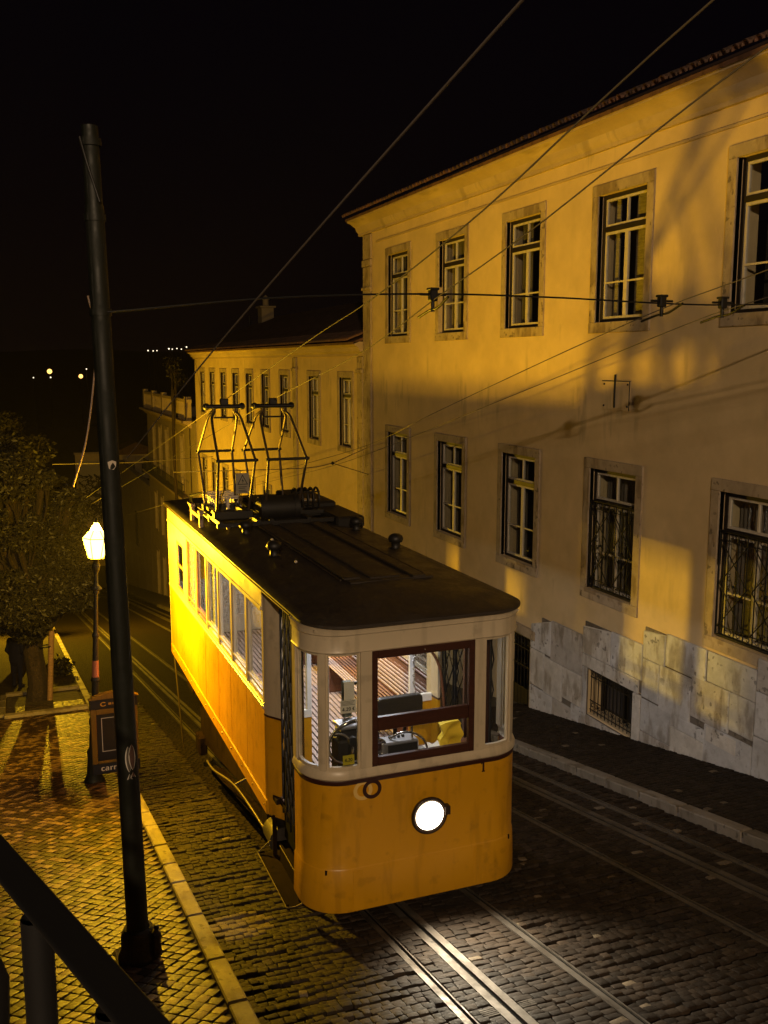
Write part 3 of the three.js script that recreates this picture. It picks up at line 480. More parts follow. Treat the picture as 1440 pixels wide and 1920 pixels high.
  // saloon
  const SX = 2.72, SR = 5.08, Z0 = -18.05, Z1 = -10.9, zb = [-16.22, -15.34, -14.46, -13.58, -12.70, -11.82, -10.94];
  const seams = [-18.05, -16.65, -14.64, -13.64, -12.80, -11.85, -10.9];
  for (let i = 0; i < 6; i++) part('side_panel', cb(SX, SX + .04, -1.03, .11, seams[i] + .006, seams[i + 1] - .006, .006), M.yellow, T);
  part('side_panel', cb(SR - .04, SR, -1.03, .11, Z0, Z1, .004), M.yellow, T);
  const sole = part('sole_bar', [cb(SX - .014, SX + .05, -1.22, -1.035, Z0, Z1 + .06, .008), cb(SR - .05, SR + .014, -1.22, -1.035, Z0, Z1 + .06, .008)], M.yellow, T);
  { const rv = []; for (let z = Z0 + .3; z < Z1; z += .62) rv.push(ball([SX - .014, -1.12, z], .016, 8)); part('rivet', rv, M.yellow, sole); }
  for (const [x, d] of [[SX, -1], [SR, 1]]) {
    part('waist_rail', [cb(Math.min(x, x - d * .05) + d * .02, Math.max(x, x - d * .05) + d * .02, .11, .155, Z0, Z1, .01), cb(Math.min(x, x + d * .006), Math.max(x, x + d * .006) + .03, .155, .185, Z0, Z1, .006)], M.cream, T);
    part('letter_board', [cb(Math.min(x, x - d * .04), Math.max(x, x - d * .04), 1.36, 1.60, Z0, Z1 - .05, .006), cb(Math.min(x + d * .02, x - d * .04), Math.max(x + d * .02, x - d * .04), 1.33, 1.375, Z0, Z1 - .05, .006), cb(Math.min(x + d * .025, x - d * .04), Math.max(x + d * .025, x - d * .04), 1.60, 1.655, Z0, -9.38, .008)], M.cream, T);
    const g = d < 0 ? zb : zb, xi = x - d * .075;
    g.forEach((z, i) => part('post', cb(Math.min(x, xi) - .004 * d, Math.max(x, xi) - .004 * d, .18, 1.335, z - .045, z + .045, .006), M.cream, T));
    for (let i = 0; i < 6; i++) {
      const a = g[i] + .045, c = g[i + 1] - .045, xa = Math.min(x - d * .02, x - d * .055), xb = Math.max(x - d * .02, x - d * .055);
      const f = part('window_frame', [bx(xa, xb, .185, .225, a, c), bx(xa, xb, 1.29, 1.333, a, c), bx(xa, xb, .225, 1.29, a, a + .035), bx(xa, xb, .225, 1.29, c - .035, c), bx(x - d * .018 - .012, x - d * .018 + .012, .30, .325, a, c)], i < 2 && d < 0 ? M.wood : M.cream, T);
      part('pane', bx((xa + xb) / 2 - .0015, (xa + xb) / 2 + .0015, .223, 1.292, a + .033, c - .033), M.glass, f);
      if (d < 0 && (i === 0 || i === 2)) part('blind', quadGrid([.24, 1.27].map(y => Array.from({ length: 13 }, (_, k) => [x + .075 + .012 * (k % 2), y, lerp(a + .05, a + .28, k / 12)]))), M.enamel, f);
    }
    { // closed end section with one small window
      const a = -17.2, c = -16.5, t = x - d * .04; part('end_panel', [cb(Math.min(x, t), Math.max(x, t), .18, 1.335, Z0, a, .005), cb(Math.min(x, t), Math.max(x, t), .18, 1.335, c, zb[0] - .045, .005), cb(Math.min(x, t), Math.max(x, t), 1.12, 1.335, a, c, .004), cb(Math.min(x, t), Math.max(x, t), .181, .24, a, c, .004)], M.cream, T);
      const f = part('window_frame', [bx(Math.min(x, t) + .012, Math.max(x, t) - .012, .24, .29, a, c), bx(Math.min(x, t) + .012, Math.max(x, t) - .012, 1.07, 1.12, a, c), bx(Math.min(x, t) + .012, Math.max(x, t) - .012, .66, .71, a, c), bx(Math.min(x, t) + .012, Math.max(x, t) - .012, .29, 1.07, a, a + .05), bx(Math.min(x, t) + .012, Math.max(x, t) - .012, .29, 1.07, c - .05, c)], M.wood, T); part('pane', bx((x + t) / 2 - .0015, (x + t) / 2 + .0015, .285, 1.075, a + .045, c - .045), M.glass, f);
    }
  }
  part('rear_panel', [cb(SX, SR, -1.22, .15, Z0 - .05, Z0, .01), cb(SX, SR, 1.3, 1.655, Z0 - .05, Z0, .01), cb(SX, SX + .2, .15, 1.3, Z0 - .05, Z0, .01), cb(SR - .2, SR, .15, 1.3, Z0 - .05, Z0, .01), cb(3.6, 3.75, .15, 1.3, Z0 - .05, Z0, .01), cb(4.2, 4.35, .15, 1.3, Z0 - .05, Z0, .01)], M.cream, T);
  // angled corner pillars and bulkhead behind the platform
  for (const d of [-1, 1]) {
    const m = x => d < 0 ? x : 7.8 - x, pl = (y0, y1, o) => { const s = new THREE.Shape([[m(2.72 - o), 10.9], [m(2.74 - o * .8), 10.82 - o * .4], [m(2.87 - o * .3), 10.62 - o], [m(2.90), 10.62 - o], [m(2.93), 10.9]].map(a => new THREE.Vector2(...a))); return crease(new THREE.ExtrudeGeometry(s, { depth: y1 - y0, bevelEnabled: false }).rotateX(-Math.PI / 2).translate(0, y0, 0), .4); };
    part('corner_pillar', pl(.06, 1.655, 0), M.cream, T); part('corner_panel', pl(-1.22, .035, .003), M.yellow, T); part('belt_line', pl(.035, .06, .008), M.belt, T);
  }
  { // bulkhead: left leaf and right leaf with white window frames, doorway between
    const zb = -10.78; for (const [a, c] of [[2.93, 3.28], [4.58, 5.04]]) {
      part('bulkhead', [cb(a, c, -1, -.02, zb - .03, zb, .004)], M.yellow, T);
      const f = part('window_frame', [cb(a, c, -.02, .08, zb - .04, zb + .01, .005), cb(a, c, 1.2, 1.58, zb - .04, zb + .01, .005), cb(a, a + .07, .08, 1.2, zb - .04, zb + .01, .005), cb(c - .06, c, .08, 1.2, zb - .04, zb + .01, .005)], M.enamel, T); part('pane', bx(a + .06, c - .05, .07, 1.21, zb - .016, zb - .013), M.glass, f);
    }
    part('grab_pole', [tube([[4.6, .86, -10.72], [4.66, .84, -10.6], [4.83, .6, -10.5], [4.9, .2, -10.46], [4.92, -.2, -10.46]], .018, 24, 8)], M.woodDark, T);
    part('chain', Array.from({ length: 10 }, (_, i) => new THREE.TorusGeometry(.017, .005, 4, 8).rotateY(i % 2 ? Math.PI / 2 : 0).translate(4.63, .62 - i * .045, -10.755)), M.chrome, T);
    part('emergency_sign', [cb(4.36, 4.52, .98, 1.25, -10.82, -10.8, .004)], std({ color: [.75, .72, .02], roughness: .5 }), T); part('sign_mark', disc(.03, .004, [4.44, 1.12, -10.797], 'z', 16), std({ color: [.05, .35, .5] }), T);
  }
  // folding gates closing the platform
  for (const d of [-1, 1]) {
    const m = x => d < 0 ? x : 7.8 - x, g = [], A = [m(2.86), -10.58], B = [m(2.74), -9.44], n = 9;
    for (let i = 0; i <= n; i++) { const t = i / n, x = lerp(A[0], B[0], t) + (i % 2 ? .035 : -.01) * -d, z = lerp(A[1], B[1], t); g.push(flat([x, -1.1, z], [x, 1.5, z], .022, .012)); if (i < n) { const t2 = (i + 1) / n, x2 = lerp(A[0], B[0], t2), z2 = lerp(A[1], B[1], t2); for (let y = -.95; y < 1.3; y += .37) g.push(flat([x, y, z], [x2, y + .37, z2], .016, .005), flat([x, y + .37, z], [x2, y, z2], .016, .005)); } }
    part('folding_gate', g, M.iron, T);
    part('gate_panel', cb(m(2.85) - .012, m(2.85) + .012, -1.36, -.36, -10.5, -9.42, .004), M.slot, T);
    // step hung below the doorway
    const st = part('step', [cb(m(2.62) - .015, m(2.62) + .015, -1.75, -1.70, -10.75, -9.6, .004), (() => { const y = -1.72; return bx(Math.min(m(2.6), m(3.0)), Math.max(m(2.6), m(3.0)), y - .03, y, -10.85, -9.55); })(), flat([m(2.78), -1.72, -10.75], [m(2.78), -1.2, -10.75], .05, .02), flat([m(2.78), -1.72, -9.65], [m(2.78), -1.3, -9.65], .05, .02)], M.under, T);
    part('step_edge', [bar([m(2.59), -1.705, -10.85], [m(2.59), -1.705, -9.55], .0065, 6), bar([m(2.79), -1.50, -10.55], [m(2.79), -1.50, -9.45], .006, 6), tube([[m(2.59), -1.705, -9.55], [m(2.68), -1.68, -9.5], [m(2.78), -1.62, -9.46]], .009, 8, 6), tube([[m(2.59), -1.705, -10.85], [m(2.66), -1.66, -10.87], [m(2.76), -1.58, -10.86]], .009, 8, 6)], M.stepEdge, st);
    part('riser', bx(m(2.81) - .01, m(2.81) + .01, -1.72, -1.49, -10.6, -9.45), M.under, st);
  }
  // floor, lining, ceiling
  part('floor', [bx(SX + .05, SR - .05, -1.0, -.94, Z0, -10.6), bx(SX + .1, SR - .1, -1.0, -.95, -10.6, ZF - .06)], M.under, T);
  for (let x = SX + .12; x < SR - .1; x += .075) part('floor_board', cb(x, x + .055, -.94, -.92, Z0 + .1, -9.0, .004), M.woodPale, T);
  part('ceiling', bx(SX + .02, SR - .02, 1.60, 1.625, Z0, ZF - .1), M.cream, T);
  part('lining', [bx(SX + .042, SX + .06, -.94, .15, Z0, Z1), bx(SR - .06, SR - .042, -.94, .15, Z0, Z1)], M.woodDark, T);
  part('dash_lining', loft([[-.95, -.035], [.03, -.035]], .05, LEN - .05, .012), M.woodDark, T);
  for (const d of [-1, 1]) { // slatted benches along both sides
    const m = x => d > 0 ? x : 7.8 - x, B = part('bench', [bx(Math.min(m(4.98), m(5.0)), Math.max(m(4.98), m(5.0)), -.9, .1, Z0 + .3, -11.1), ...[-17, -15.5, -14, -12.6, -11.2].map(z => bx(Math.min(m(4.55), m(4.98)), Math.max(m(4.55), m(4.98)), -.92, -.5, z, z + .05))], M.woodDark, T);
    for (let i = 0; i < 9; i++) { const x = 4.52 + i * .05; part('slat', cb(Math.min(m(x), m(x + .031)), Math.max(m(x), m(x + .031)), -.49 + .006 * Math.abs(i - 3), -.468 + .006 * Math.abs(i - 3), Z0 + .3, -11.05, .006), i < 4 ? M.woodPale : M.wood, B); }
    for (let i = 0; i < 10; i++) { const y = -.40 + i * .058, x = 4.95 + i * .004; part('slat', cb(Math.min(m(x), m(x + .02)), Math.max(m(x), m(x + .02)), y, y + .034, Z0 + .3, -11.05, .006), i > 6 ? M.wood : M.woodPale, B); }
  }
  part('bench_end', [cb(2.95, 3.0, -.9, .12, -11.1, -11.04, .008), cb(3.0, 3.28, -.5, -.42, -11.12, -11.03, .01), cb(4.5, 4.98, -.9, -.42, -11.09, -11.03, .008)], M.wood, T);
  // ceiling lamps of the saloon and platform
  for (const [z, L] of [[-14.3, 5.2], [-9.95, .5]]) {
    const f = part('ceiling_light', cb(3.78, 4.02, 1.57, 1.6, z - L / 2, z + L / 2, .006), M.enamel, T); part('tube', bx(3.82, 3.98, 1.553, 1.57, z - L / 2 + .02, z + L / 2 - .02), M.tubeGlow, f);
    const a = new THREE.RectAreaLight(col(.97, .94, 1), z < -12 ? CABIN : CABIN * 1.6, .22, L); a.position.set(3.9, 1.54, z); a.lookAt(3.9, 0, z); a.name = 'ceiling_light_glow'; scene.add(a);
  }
  // driver's position
  { const s = part('driver_seat', [new THREE.ExtrudeGeometry((() => { const h = new THREE.Shape(), w = .27, t = .145, r = .05; h.moveTo(-w + r, -t); h.lineTo(w - r, -t); h.quadraticCurveTo(w, -t, w, -t + r); h.lineTo(w, t - r); h.quadraticCurveTo(w, t, w - r, t); h.lineTo(-w + r, t); h.quadraticCurveTo(-w, t, -w, t - r); h.lineTo(-w, -t + r); h.quadraticCurveTo(-w, -t, -w + r, -t); return h; })(), { depth: .05, bevelEnabled: true, bevelSize: .012, bevelThickness: .015, bevelSegments: 2 }).translate(4.06, .30, -9.88), cb(3.82, 4.28, -.28, -.2, -10.2, -9.75, .03)], M.leather, T); part('seat_post', [bar([4.05, -.95, -9.98], [4.05, -.24, -9.98], .04), flat([4.0, -.2, -9.84], [4.0, .2, -9.84], .04, .02), flat([4.12, -.2, -9.84], [4.12, .2, -9.84], .04, .02)], M.iron, s); }
  { // hand-brake wheel on its column, tipped towards the driver
    const w = part('brake_wheel', [new THREE.TorusGeometry(.27, .019, 10, 48).rotateX(.3).translate(3.17, .37, -8.95), ...[0, 1, 2].map(k => { const a = k * 2.094 + .5; return tube([[3.17, .37, -8.97], [3.17 + .13 * Math.cos(a), .37 + .12 * Math.sin(a) + .03, -8.95], [3.17 + .26 * Math.cos(a), .37 + .25 * Math.sin(a), -8.95 + .08 * Math.sin(a)]], .016, 10, 6); })], std({ color: [.42, .41, .40], roughness: .16, metalness: 1 }), T); part('column', [bar([3.17, -.9, -9.1], [3.17, .37, -8.99], .035), disc(.05, .06, [3.17, .37, -8.97], 'z')], M.iron, w);
    part('horn_ring', new THREE.TorusGeometry(.12, .02, 8, 28, 4.2).rotateZ(.6).translate(3.33, .74, -9.35), M.leather, T);
    part('ticket_machine', [cb(3.22, 3.32, .46, .86, -9.48, -9.40, .01)], std({ color: [.16, .18, .13], roughness: .6 }), T);
    const c = part('controller', [cb(3.08, 3.42, -.9, .30, -9.42, -9.16, .02), cb(3.11, 3.39, .3, .42, -9.4, -9.18, .03)], M.black, T); part('controller_top', cb(3.10, 3.41, .42, .455, -9.42, -9.16, .01), M.greyMetal, c);
  }
  { // desk with instruments under the centre window
    const d = part('control_desk', [cb(3.42, 4.66, -.9, .06, -9.2, -8.87, .02), cb(3.40, 4.68, .06, .10, -9.24, -8.87, .008)], M.woodDark, T);
    part('instrument_box', [cb(3.50, 3.92, .10, .29, -9.16, -8.96, .015)], M.greyMetal, d); part('instrument_face', quadGrid([[[3.56, .12, -8.945], [3.9, .12, -8.945]], [[3.56, .265, -8.955], [3.9, .265, -8.955]]]), M.black, d);
    part('gauge', [new THREE.TorusGeometry(.085, .018, 8, 28).translate(3.46, .25, -8.99), disc(.08, .05, [3.46, .25, -9.01], 'z', 28)], M.chrome, d); part('handle', [tube([[3.62, .30, -9.05], [3.72, .37, -9.0], [3.85, .36, -8.98], [3.97, .28, -8.96], [4.02, .16, -8.95]], .014, 20, 6), bar([3.86, .1, -9.0], [3.86, .46, -9.02], .014), ball([3.86, .48, -9.02], .03), bar([3.7, .11, -8.92], [3.7, .2, -8.92], .008)], M.chrome, d);
    part('tray', [cb(3.95, 4.28, .102, .125, -9.15, -8.92, .005)], M.greyMetal, d); part('switch', [0, 1, 2, 3].map(i => bx(3.62 + i * .05, 3.645 + i * .05, .29, .315, -9.1, -9.07)), M.black, d);
  }
  { // fare notices behind the glass
    const f = lettering(128, 96, (c, W, H) => { c.fillStyle = '#d8d2c4'; c.fillRect(0, 0, W, H); c.fillStyle = '#3a3936'; for (let y = 8; y < 40; y += 9) c.fillRect(8, y, 112 - (y * 3) % 20, 3); c.fillStyle = '#0c0c0c'; c.font = 'bold 36px sans-serif'; c.textAlign = 'center'; c.fillText('4.20 €', 64, 80); });
    const p = new THREE.PlaneGeometry(.175, .14).translate(3.085, .80, ZF - .062); part('fare_notice', p, std({ map: f, roughness: .7 }), T, true);
    part('notice', cb(3.04, 3.15, .87, 1.06, ZF - .07, ZF - .066, .001), M.paper, T);
    const y2 = lettering(128, 96, (c, W, H) => { c.fillStyle = '#b3a516'; c.fillRect(0, 0, W, H); c.fillStyle = '#141408'; c.font = 'bold 46px sans-serif'; c.textAlign = 'center'; c.fillText('4.20', 64, 66); }); part('fare_sticker', new THREE.PlaneGeometry(.125, .105).translate(3.085, .225, ZF - .066), std({ map: y2, roughness: .7 }), T, true);
  }
  // curtains inside the right-hand doorway and small papers
  for (const x of [4.72, 5.0]) part('door_post', cb(x, x + .05, -.9, 1.56, -9.55, -9.5, .006), M.brown, T);
  // roof: shallow dome over a rounded plan, edge lip, raised walkway board
  {
    const X0 = 2.655, X1 = 5.145, ZA = -18.12, ZB = -8.69, rad = .47, ring = (d, y) => { const P = [], r = Math.max(.04, rad - d * .35), cs = [[X1 - d - r, ZB - d - r, 0], [X1 - d - r, ZA + d + r, 1], [X0 + d + r, ZA + d + r, 2], [X0 + d + r, ZB - d - r, 3]]; for (const [cx, cz, q] of cs) { const rq = q === 1 || q === 2 ? Math.min(r, .12) : r; const ox = (q === 0 || q === 1 ? 1 : -1) * (r - rq), oz = (q === 0 || q === 3 ? 1 : -1) * (r - rq); for (let i = 0; i <= 12; i++) { const a = Math.PI / 2 * (1 - i / 12) - q * Math.PI / 2; P.push([cx + ox + rq * Math.cos(a), y, cz + oz + rq * Math.sin(a)]); } } return P; };
    const rows = [ring(.05, 1.655), ring(0, 1.655), ring(-.012, 1.665), ring(-.012, 1.69), ring(.01, 1.703), ring(.12, 1.726)]; for (const d of [.3, .5, .75, 1.0, 1.2]) rows.push(ring(d, 1.703 + .15 * (1 - (1 - d / 1.245) ** 2)));
    const roof = part('roof', crease(quadGrid(rows, true), .5), M.roof, T);
    part('gutter_strip', [cb(2.625, 2.645, 1.66, 1.672, -17.9, -9.4, .003)], M.copper, roof);
    const by = 1.845; part('roof_board', [cb(3.42, 3.62, by, by + .035, -14.3, -9.95, .01), cb(3.72, 4.08, by, by + .03, -14.3, -9.9, .01), cb(4.2, 4.36, by, by + .035, -14.3, -9.8, .01), cb(3.45, 4.45, by - .012, by + .012, -9.98, -9.8, .006)], M.roof, roof);
    part('conduit', [bar([3.40, by + .02, -14.4], [3.40, by + .0, -10.0], .012, 6), bar([4.42, by + .01, -14.4], [4.42, by, -9.8], .012, 6)], M.copper, roof);
    for (const [x, z] of [[3.13, -11.85], [3.16, -13.55], [4.78, -11.75], [4.78, -13.3]]) part('ventilator', [lathe([[.001, .17], [.05, .165], [.09, .14], [.105, .1], [.09, .06], [.06, .05], [.06, -.02], [.10, -.03]], [x, 1.83, z], 18)], M.black, roof);
    // timber rest at the edge, lit by the street lamp
    part('trolley_rest', [cb(2.72, 2.78, 1.66, 1.96, -15.62, -15.55, .01), cb(2.72, 2.78, 1.66, 1.95, -14.88, -14.80, .01), cb(2.725, 2.775, 1.84, 1.90, -15.62, -14.80, .008), cb(2.71, 2.79, 1.94, 1.99, -15.68, -15.52, .01), cb(2.71, 2.79, 1.93, 1.98, -14.92, -14.76, .01)], M.woodPale, roof);
    // resistor frames and black equipment boxes
    part('equipment_box', cb(4.42, 5.0, 1.76, 2.01, -16.6, -14.9, .03), M.black, roof); part('equipment_box', cb(4.62, 5.08, 1.74, 1.93, -15.0, -13.75, .03), M.black, roof); part('box_plate', cb(4.5, 4.72, 2.01, 2.02, -15.3, -15.1, .002), M.porcelain, roof);
    part('motor_drum', [new THREE.CylinderGeometry(.20, .20, .62, 24).rotateZ(Math.PI / 2).translate(3.85, 2.04, -14.3), new THREE.CylinderGeometry(.215, .215, .05, 24).rotateZ(Math.PI / 2).translate(3.6, 2.04, -14.3), new THREE.CylinderGeometry(.215, .215, .05, 24).rotateZ(Math.PI / 2).translate(4.1, 2.04, -14.3), cb(3.5, 4.25, 1.82, 1.9, -14.55, -14.0, .02)], M.black, roof);
    const fr = []; for (const z of [-16.1, -15.3, -14.5, -13.85]) fr.push(bx(2.8, 4.6, 1.86, 1.92, z - .03, z + .03)); for (const x of [2.85, 3.42, 3.62, 4.2]) fr.push(bx(x - .03, x + .03, 1.90, 1.95, -16.1, -13.8)); fr.push(flat([2.8, 1.94, -15.9], [2.72, 2.12, -15.6], .04, .02), flat([2.72, 2.12, -15.6], [2.95, 2.2, -15.4], .04, .02), flat([2.95, 1.8, -15.1], [2.74, 1.98, -15.85], .05, .03)); part('base_frame', fr, M.black, roof);
    const rs = part('resistor_bank', [bx(2.98, 3.02, 1.93, 1.97, -15.9, -14.9), bx(3.38, 3.42, 1.93, 1.97, -15.9, -14.9)], M.black, T); for (let i = 0; i < 5; i++) { for (const x of [3.0, 3.2, 3.4]) part('insulator', lathe([[.001, .16], [.025, .16], [.038, .13], [.02, .11], [.038, .07], [.02, .05], [.035, 0], [.001, 0]], [x, 1.97, -15.8 + i * .22], 10), M.porcelain, rs); part('strip', bx(2.96, 3.44, 2.13, 2.15, -15.825 + i * .22, -15.775 + i * .22), M.porcelain, rs); }
    part('coil_cage', [...[0, 1, 2, 3, 4].map(i => new THREE.TorusGeometry(.17, .018, 6, 18).rotateY(Math.PI / 2).translate(4.2 + i * .09, 2.12, -14.6)), bx(4.15, 4.62, 1.9, 1.96, -14.8, -14.4), ...[0, 1, 2, 3].map(i => { const a = i * 1.57 + .78; return bar([4.18, 2.12 + .17 * Math.sin(a), -14.6 + .17 * Math.cos(a)], [4.58, 2.12 + .17 * Math.sin(a), -14.6 + .17 * Math.cos(a)], .014, 5); })], M.black, roof);
    part('bolt', [ball([3.0, 1.83, -14.0], .035, 8), ball([3.3, 1.87, -12.6], .02, 8), ball([3.15, 1.84, -12.3], .02, 8), ball([3.2, 1.86, -11.1], .02, 8)], M.porcelain, roof);
    // high-voltage warning plate
    const wt = lettering(128, 192, (c, W, H) => { c.fillStyle = '#8d8570'; c.fillRect(0, 0, W, H); c.lineWidth = 7; c.strokeStyle = '#15120d'; c.beginPath(); c.moveTo(64, 16); c.lineTo(112, 104); c.lineTo(16, 104); c.closePath(); c.stroke(); c.fillStyle = '#15120d'; c.beginPath(); c.moveTo(70, 42); c.lineTo(54, 74); c.lineTo(66, 74); c.lineTo(60, 98); c.lineTo(78, 66); c.lineTo(66, 66); c.closePath(); c.fill(); for (const y of [126, 140, 160, 174]) c.fillRect(22, y, 84 - (y % 3) * 8, 6); });
    const wp = part('warning_plate', cb(3.085, 3.285, 2.36, 2.66, -13.82, -13.805, .002), M.greyMetal, T); part('warning_print', new THREE.PlaneGeometry(.19, .29).translate(3.185, 2.51, -13.802), std({ map: wt, roughness: .6 }), wp, true);
    // two diamond pantographs
    for (const [x0, x1] of [[2.85, 3.40], [3.60, 4.19]]) {
      const za = -15.45, zc = -13.87, zm = -14.68, K = 2.85, B = 2.0, H = 3.55, xm = (x0 + x1) / 2, r = .021, arms = [], P = part('pantograph', [bx(x0 - .02, x1 + .02, 1.93, 2.04, zm - .5, zm - .36), bx(x0 - .02, x1 + .02, 1.93, 2.04, zm + .36, zm + .5), ...[x0 + .05, x1 - .05].map(x => bx(x - .03, x + .03, 1.95, 2.02, zm - .37, zm + .37))], M.black, T); for (const z of [za, zc]) { const y = z === za ? K : K - .01; part('hinge_bar', [bar([x0 - .04, y, z], [x1 + .04, y, z], .022), ball([x0, y, z], .034, 8), ball([x1, y, z], .034, 8)], M.black, P); }
      for (const x of [x0, x1]) { const xi = lerp(x, xm, .12), xh = lerp(x, xm, .42); part('arm', bar([x, K, za], [xi, B, zm - .42], r), M.copper, P); part('arm', bar([x, K - .01, zc], [xi, B, zm + .42], r), M.copper, P); part('arm', tube([[x, K, za], [lerp(x, xh, .35), lerp(K, H, .72), lerp(za, zm, .72)], [lerp(x, xh, .5), lerp(K, H, .86), lerp(za, zm, .84)], [xh, H - .02, zm - .05], [xh, H + .03, zm - .05]], r, 20), M.copper, P); part('arm', tube([[x, K - .01, zc], [lerp(x, xh, .35), lerp(K, H, .72), lerp(zc, zm, .72)], [lerp(x, xh, .5), lerp(K, H, .86), lerp(zc, zm, .84)], [xh, H - .02, zm + .05], [xh, H + .03, zm + .05]], r, 20), M.copper, P); }
      part('collector_head', [bar([x0 - .02, H + .05, zm - .07], [x1 + .02, H + .05, zm - .07], .03), bar([x0 - .02, H + .05, zm + .07], [x1 + .02, H + .05, zm + .07], .03), bx(x0 + .05, x1 - .05, H + .02, H + .07, zm - .06, zm + .06), ball([x0, H + .05, zm], .055, 8), ball([x1, H + .05, zm], .055, 8), cb(xm - .06, xm + .06, H + .03, H + .17, zm - .05, zm + .05, .01), bar([lerp(x0, xm, .42), H - .12, zm], [lerp(x1, xm, .42), H - .12, zm], .014)], M.black, P);
    }
  }
  // running gear: wedge frame that brings the level body onto the slope
  {
    const P = (z, d) => gy(z) + d, wedge = x => { const s = new THREE.Shape([[-Z0 - .9, -1.22], [-Z1 + .3, -1.22], [-Z1 + .3, P(Z1 - .3, .30)], [-Z0 - .9, P(Z0 + .9, .42)]].map(a => new THREE.Vector2(-a[0], a[1]))); return new THREE.ExtrudeGeometry(s, { depth: .06, bevelEnabled: false }).rotateY(-Math.PI / 2).translate(x, 0, 0); };
    const U = part('underframe', [wedge(3.12), wedge(4.74), bx(3.1, 4.7, -1.4, -1.22, -18, -10.6)], M.under, T);
    for (const z of [-16.9, -11.9]) { for (const x of [3.36, 4.5]) part('wheel', [disc(.37, .1, [x, P(z, .37), z], 'x', 36), disc(.40, .03, [x + (x < 4 ? .06 : -.06), P(z, .38), z], 'x', 36)], M.rail, U); part('axle', bar([3.2, P(z, .37), z], [4.66, P(z, .37), z], .05), M.iron, U); for (const x of [3.02, 4.78]) part('axle_box', cb(x - .08, x + .08, P(z, .22), P(z, .58), z - .17, z + .17, .03), M.under, U); }
    part('life_guard', [tube([[2.82, P(-15.2, .42), -15.3], [2.8, P(-14.8, .45), -14.7], [2.84, P(-13.3, .5), -13.3], [2.86, P(-12.4, .42), -12.3], [2.9, P(-11.0, .15), -10.9]], .02, 40, 6), bar([2.84, P(-13.3, .5), -13.3], [3.1, P(-13.3, .6), -13.3], .018)], M.copper, U);
    part('running_board', [0, 1].map(k => { const g = bx(2.9, 3.1, -.04, .04, -2.2, 2.2).rotateX(-TILT); return g.translate(0, P(-13.2, .22 + k * .0), -13.2); }), M.under, U);
    part('brake_cylinder', [new THREE.CylinderGeometry(.16, .16, .35, 20).rotateX(Math.PI / 2).translate(2.98, P(-11.35, .3), -11.35), disc(.17, .05, [2.98, P(-11.35, .3), -11.17], 'z', 20)], M.rail, U);
    part('guard_rod', bar([2.74, -1.2, -17.95], [2.8, gy(-17.6) + .2, -17.6], .016, 6), M.copper, U);
    part('sand_box', [cb(2.88, 3.12, -1.7, -1.25, -17.4, -16.9, .02), cb(2.9, 3.1, -1.55, -1.24, -12.6, -12.1, .02)], M.under, U);
  }
}
// things lying on the driver's desk
{
  const rows = []; for (let j = 0; j <= 10; j++) { const r = []; for (let i = 0; i <= 16; i++) { const u = i / 16, v = j / 10, f = .03 * Math.sin(u * 7 + v * 3) + .02 * Math.sin(v * 11 - u * 5); r.push([4.18 + .26 * u + .05 * (v - .5) + f * .4, .105 + .27 * v + .05 * Math.sin(u * 3.4) * v, -9.0 + f + .05 * Math.sin(u * 6)]); } rows.push(r); }
  const back = rows.map(r => r.map(([x, y, z]) => [x + .01, y, z - .09])); solo('safety_vest', 'crumpled yellow safety vest on the driver desk behind the windscreen', 'vest', [quadGrid(rows), quadGrid(back), quadGrid([rows.at(-1), back.at(-1)]), quadGrid(rows.map((r, j) => [r[0], back[j][0]])), quadGrid(rows.map((r, j) => [r.at(-1), back[j].at(-1)]))], M.yellowCloth);
  const b = thing('water_bottle', 'small clear water bottle standing at the right end of the driver desk', 'bottle', [4.59, .10, -9.0]);
  part('bottle_body', lathe([[.001, 0], [.03, 0], [.032, .02], [.032, .14], [.026, .17], [.013, .19], [.013, .21]], [4.59, .102, -9.0], 16), std({ color: [.85, .9, .95], roughness: .05, transmission: 1, thickness: 0, ior: 1.45 }, true), b); part('cap', disc(.015, .018, [4.59, .32, -9.0]), M.enamel, b); part('water', lathe([[.001, 0], [.028, 0], [.029, .09], [.001, .09]], [4.59, .106, -9.0], 14), M.greyMetal, b);
  const pr = []; for (let j = 0; j <= 4; j++) pr.push(Array.from({ length: 8 }, (_, i) => [4.0 + i * .03, .13 + .02 * Math.sin(i * 1.7 + j) + .012 * j, -8.9 - j * .04])); solo('paper_sheet', 'crumpled white paper beside the yellow vest on the driver desk', 'paper', quadGrid(pr), M.paper);
}

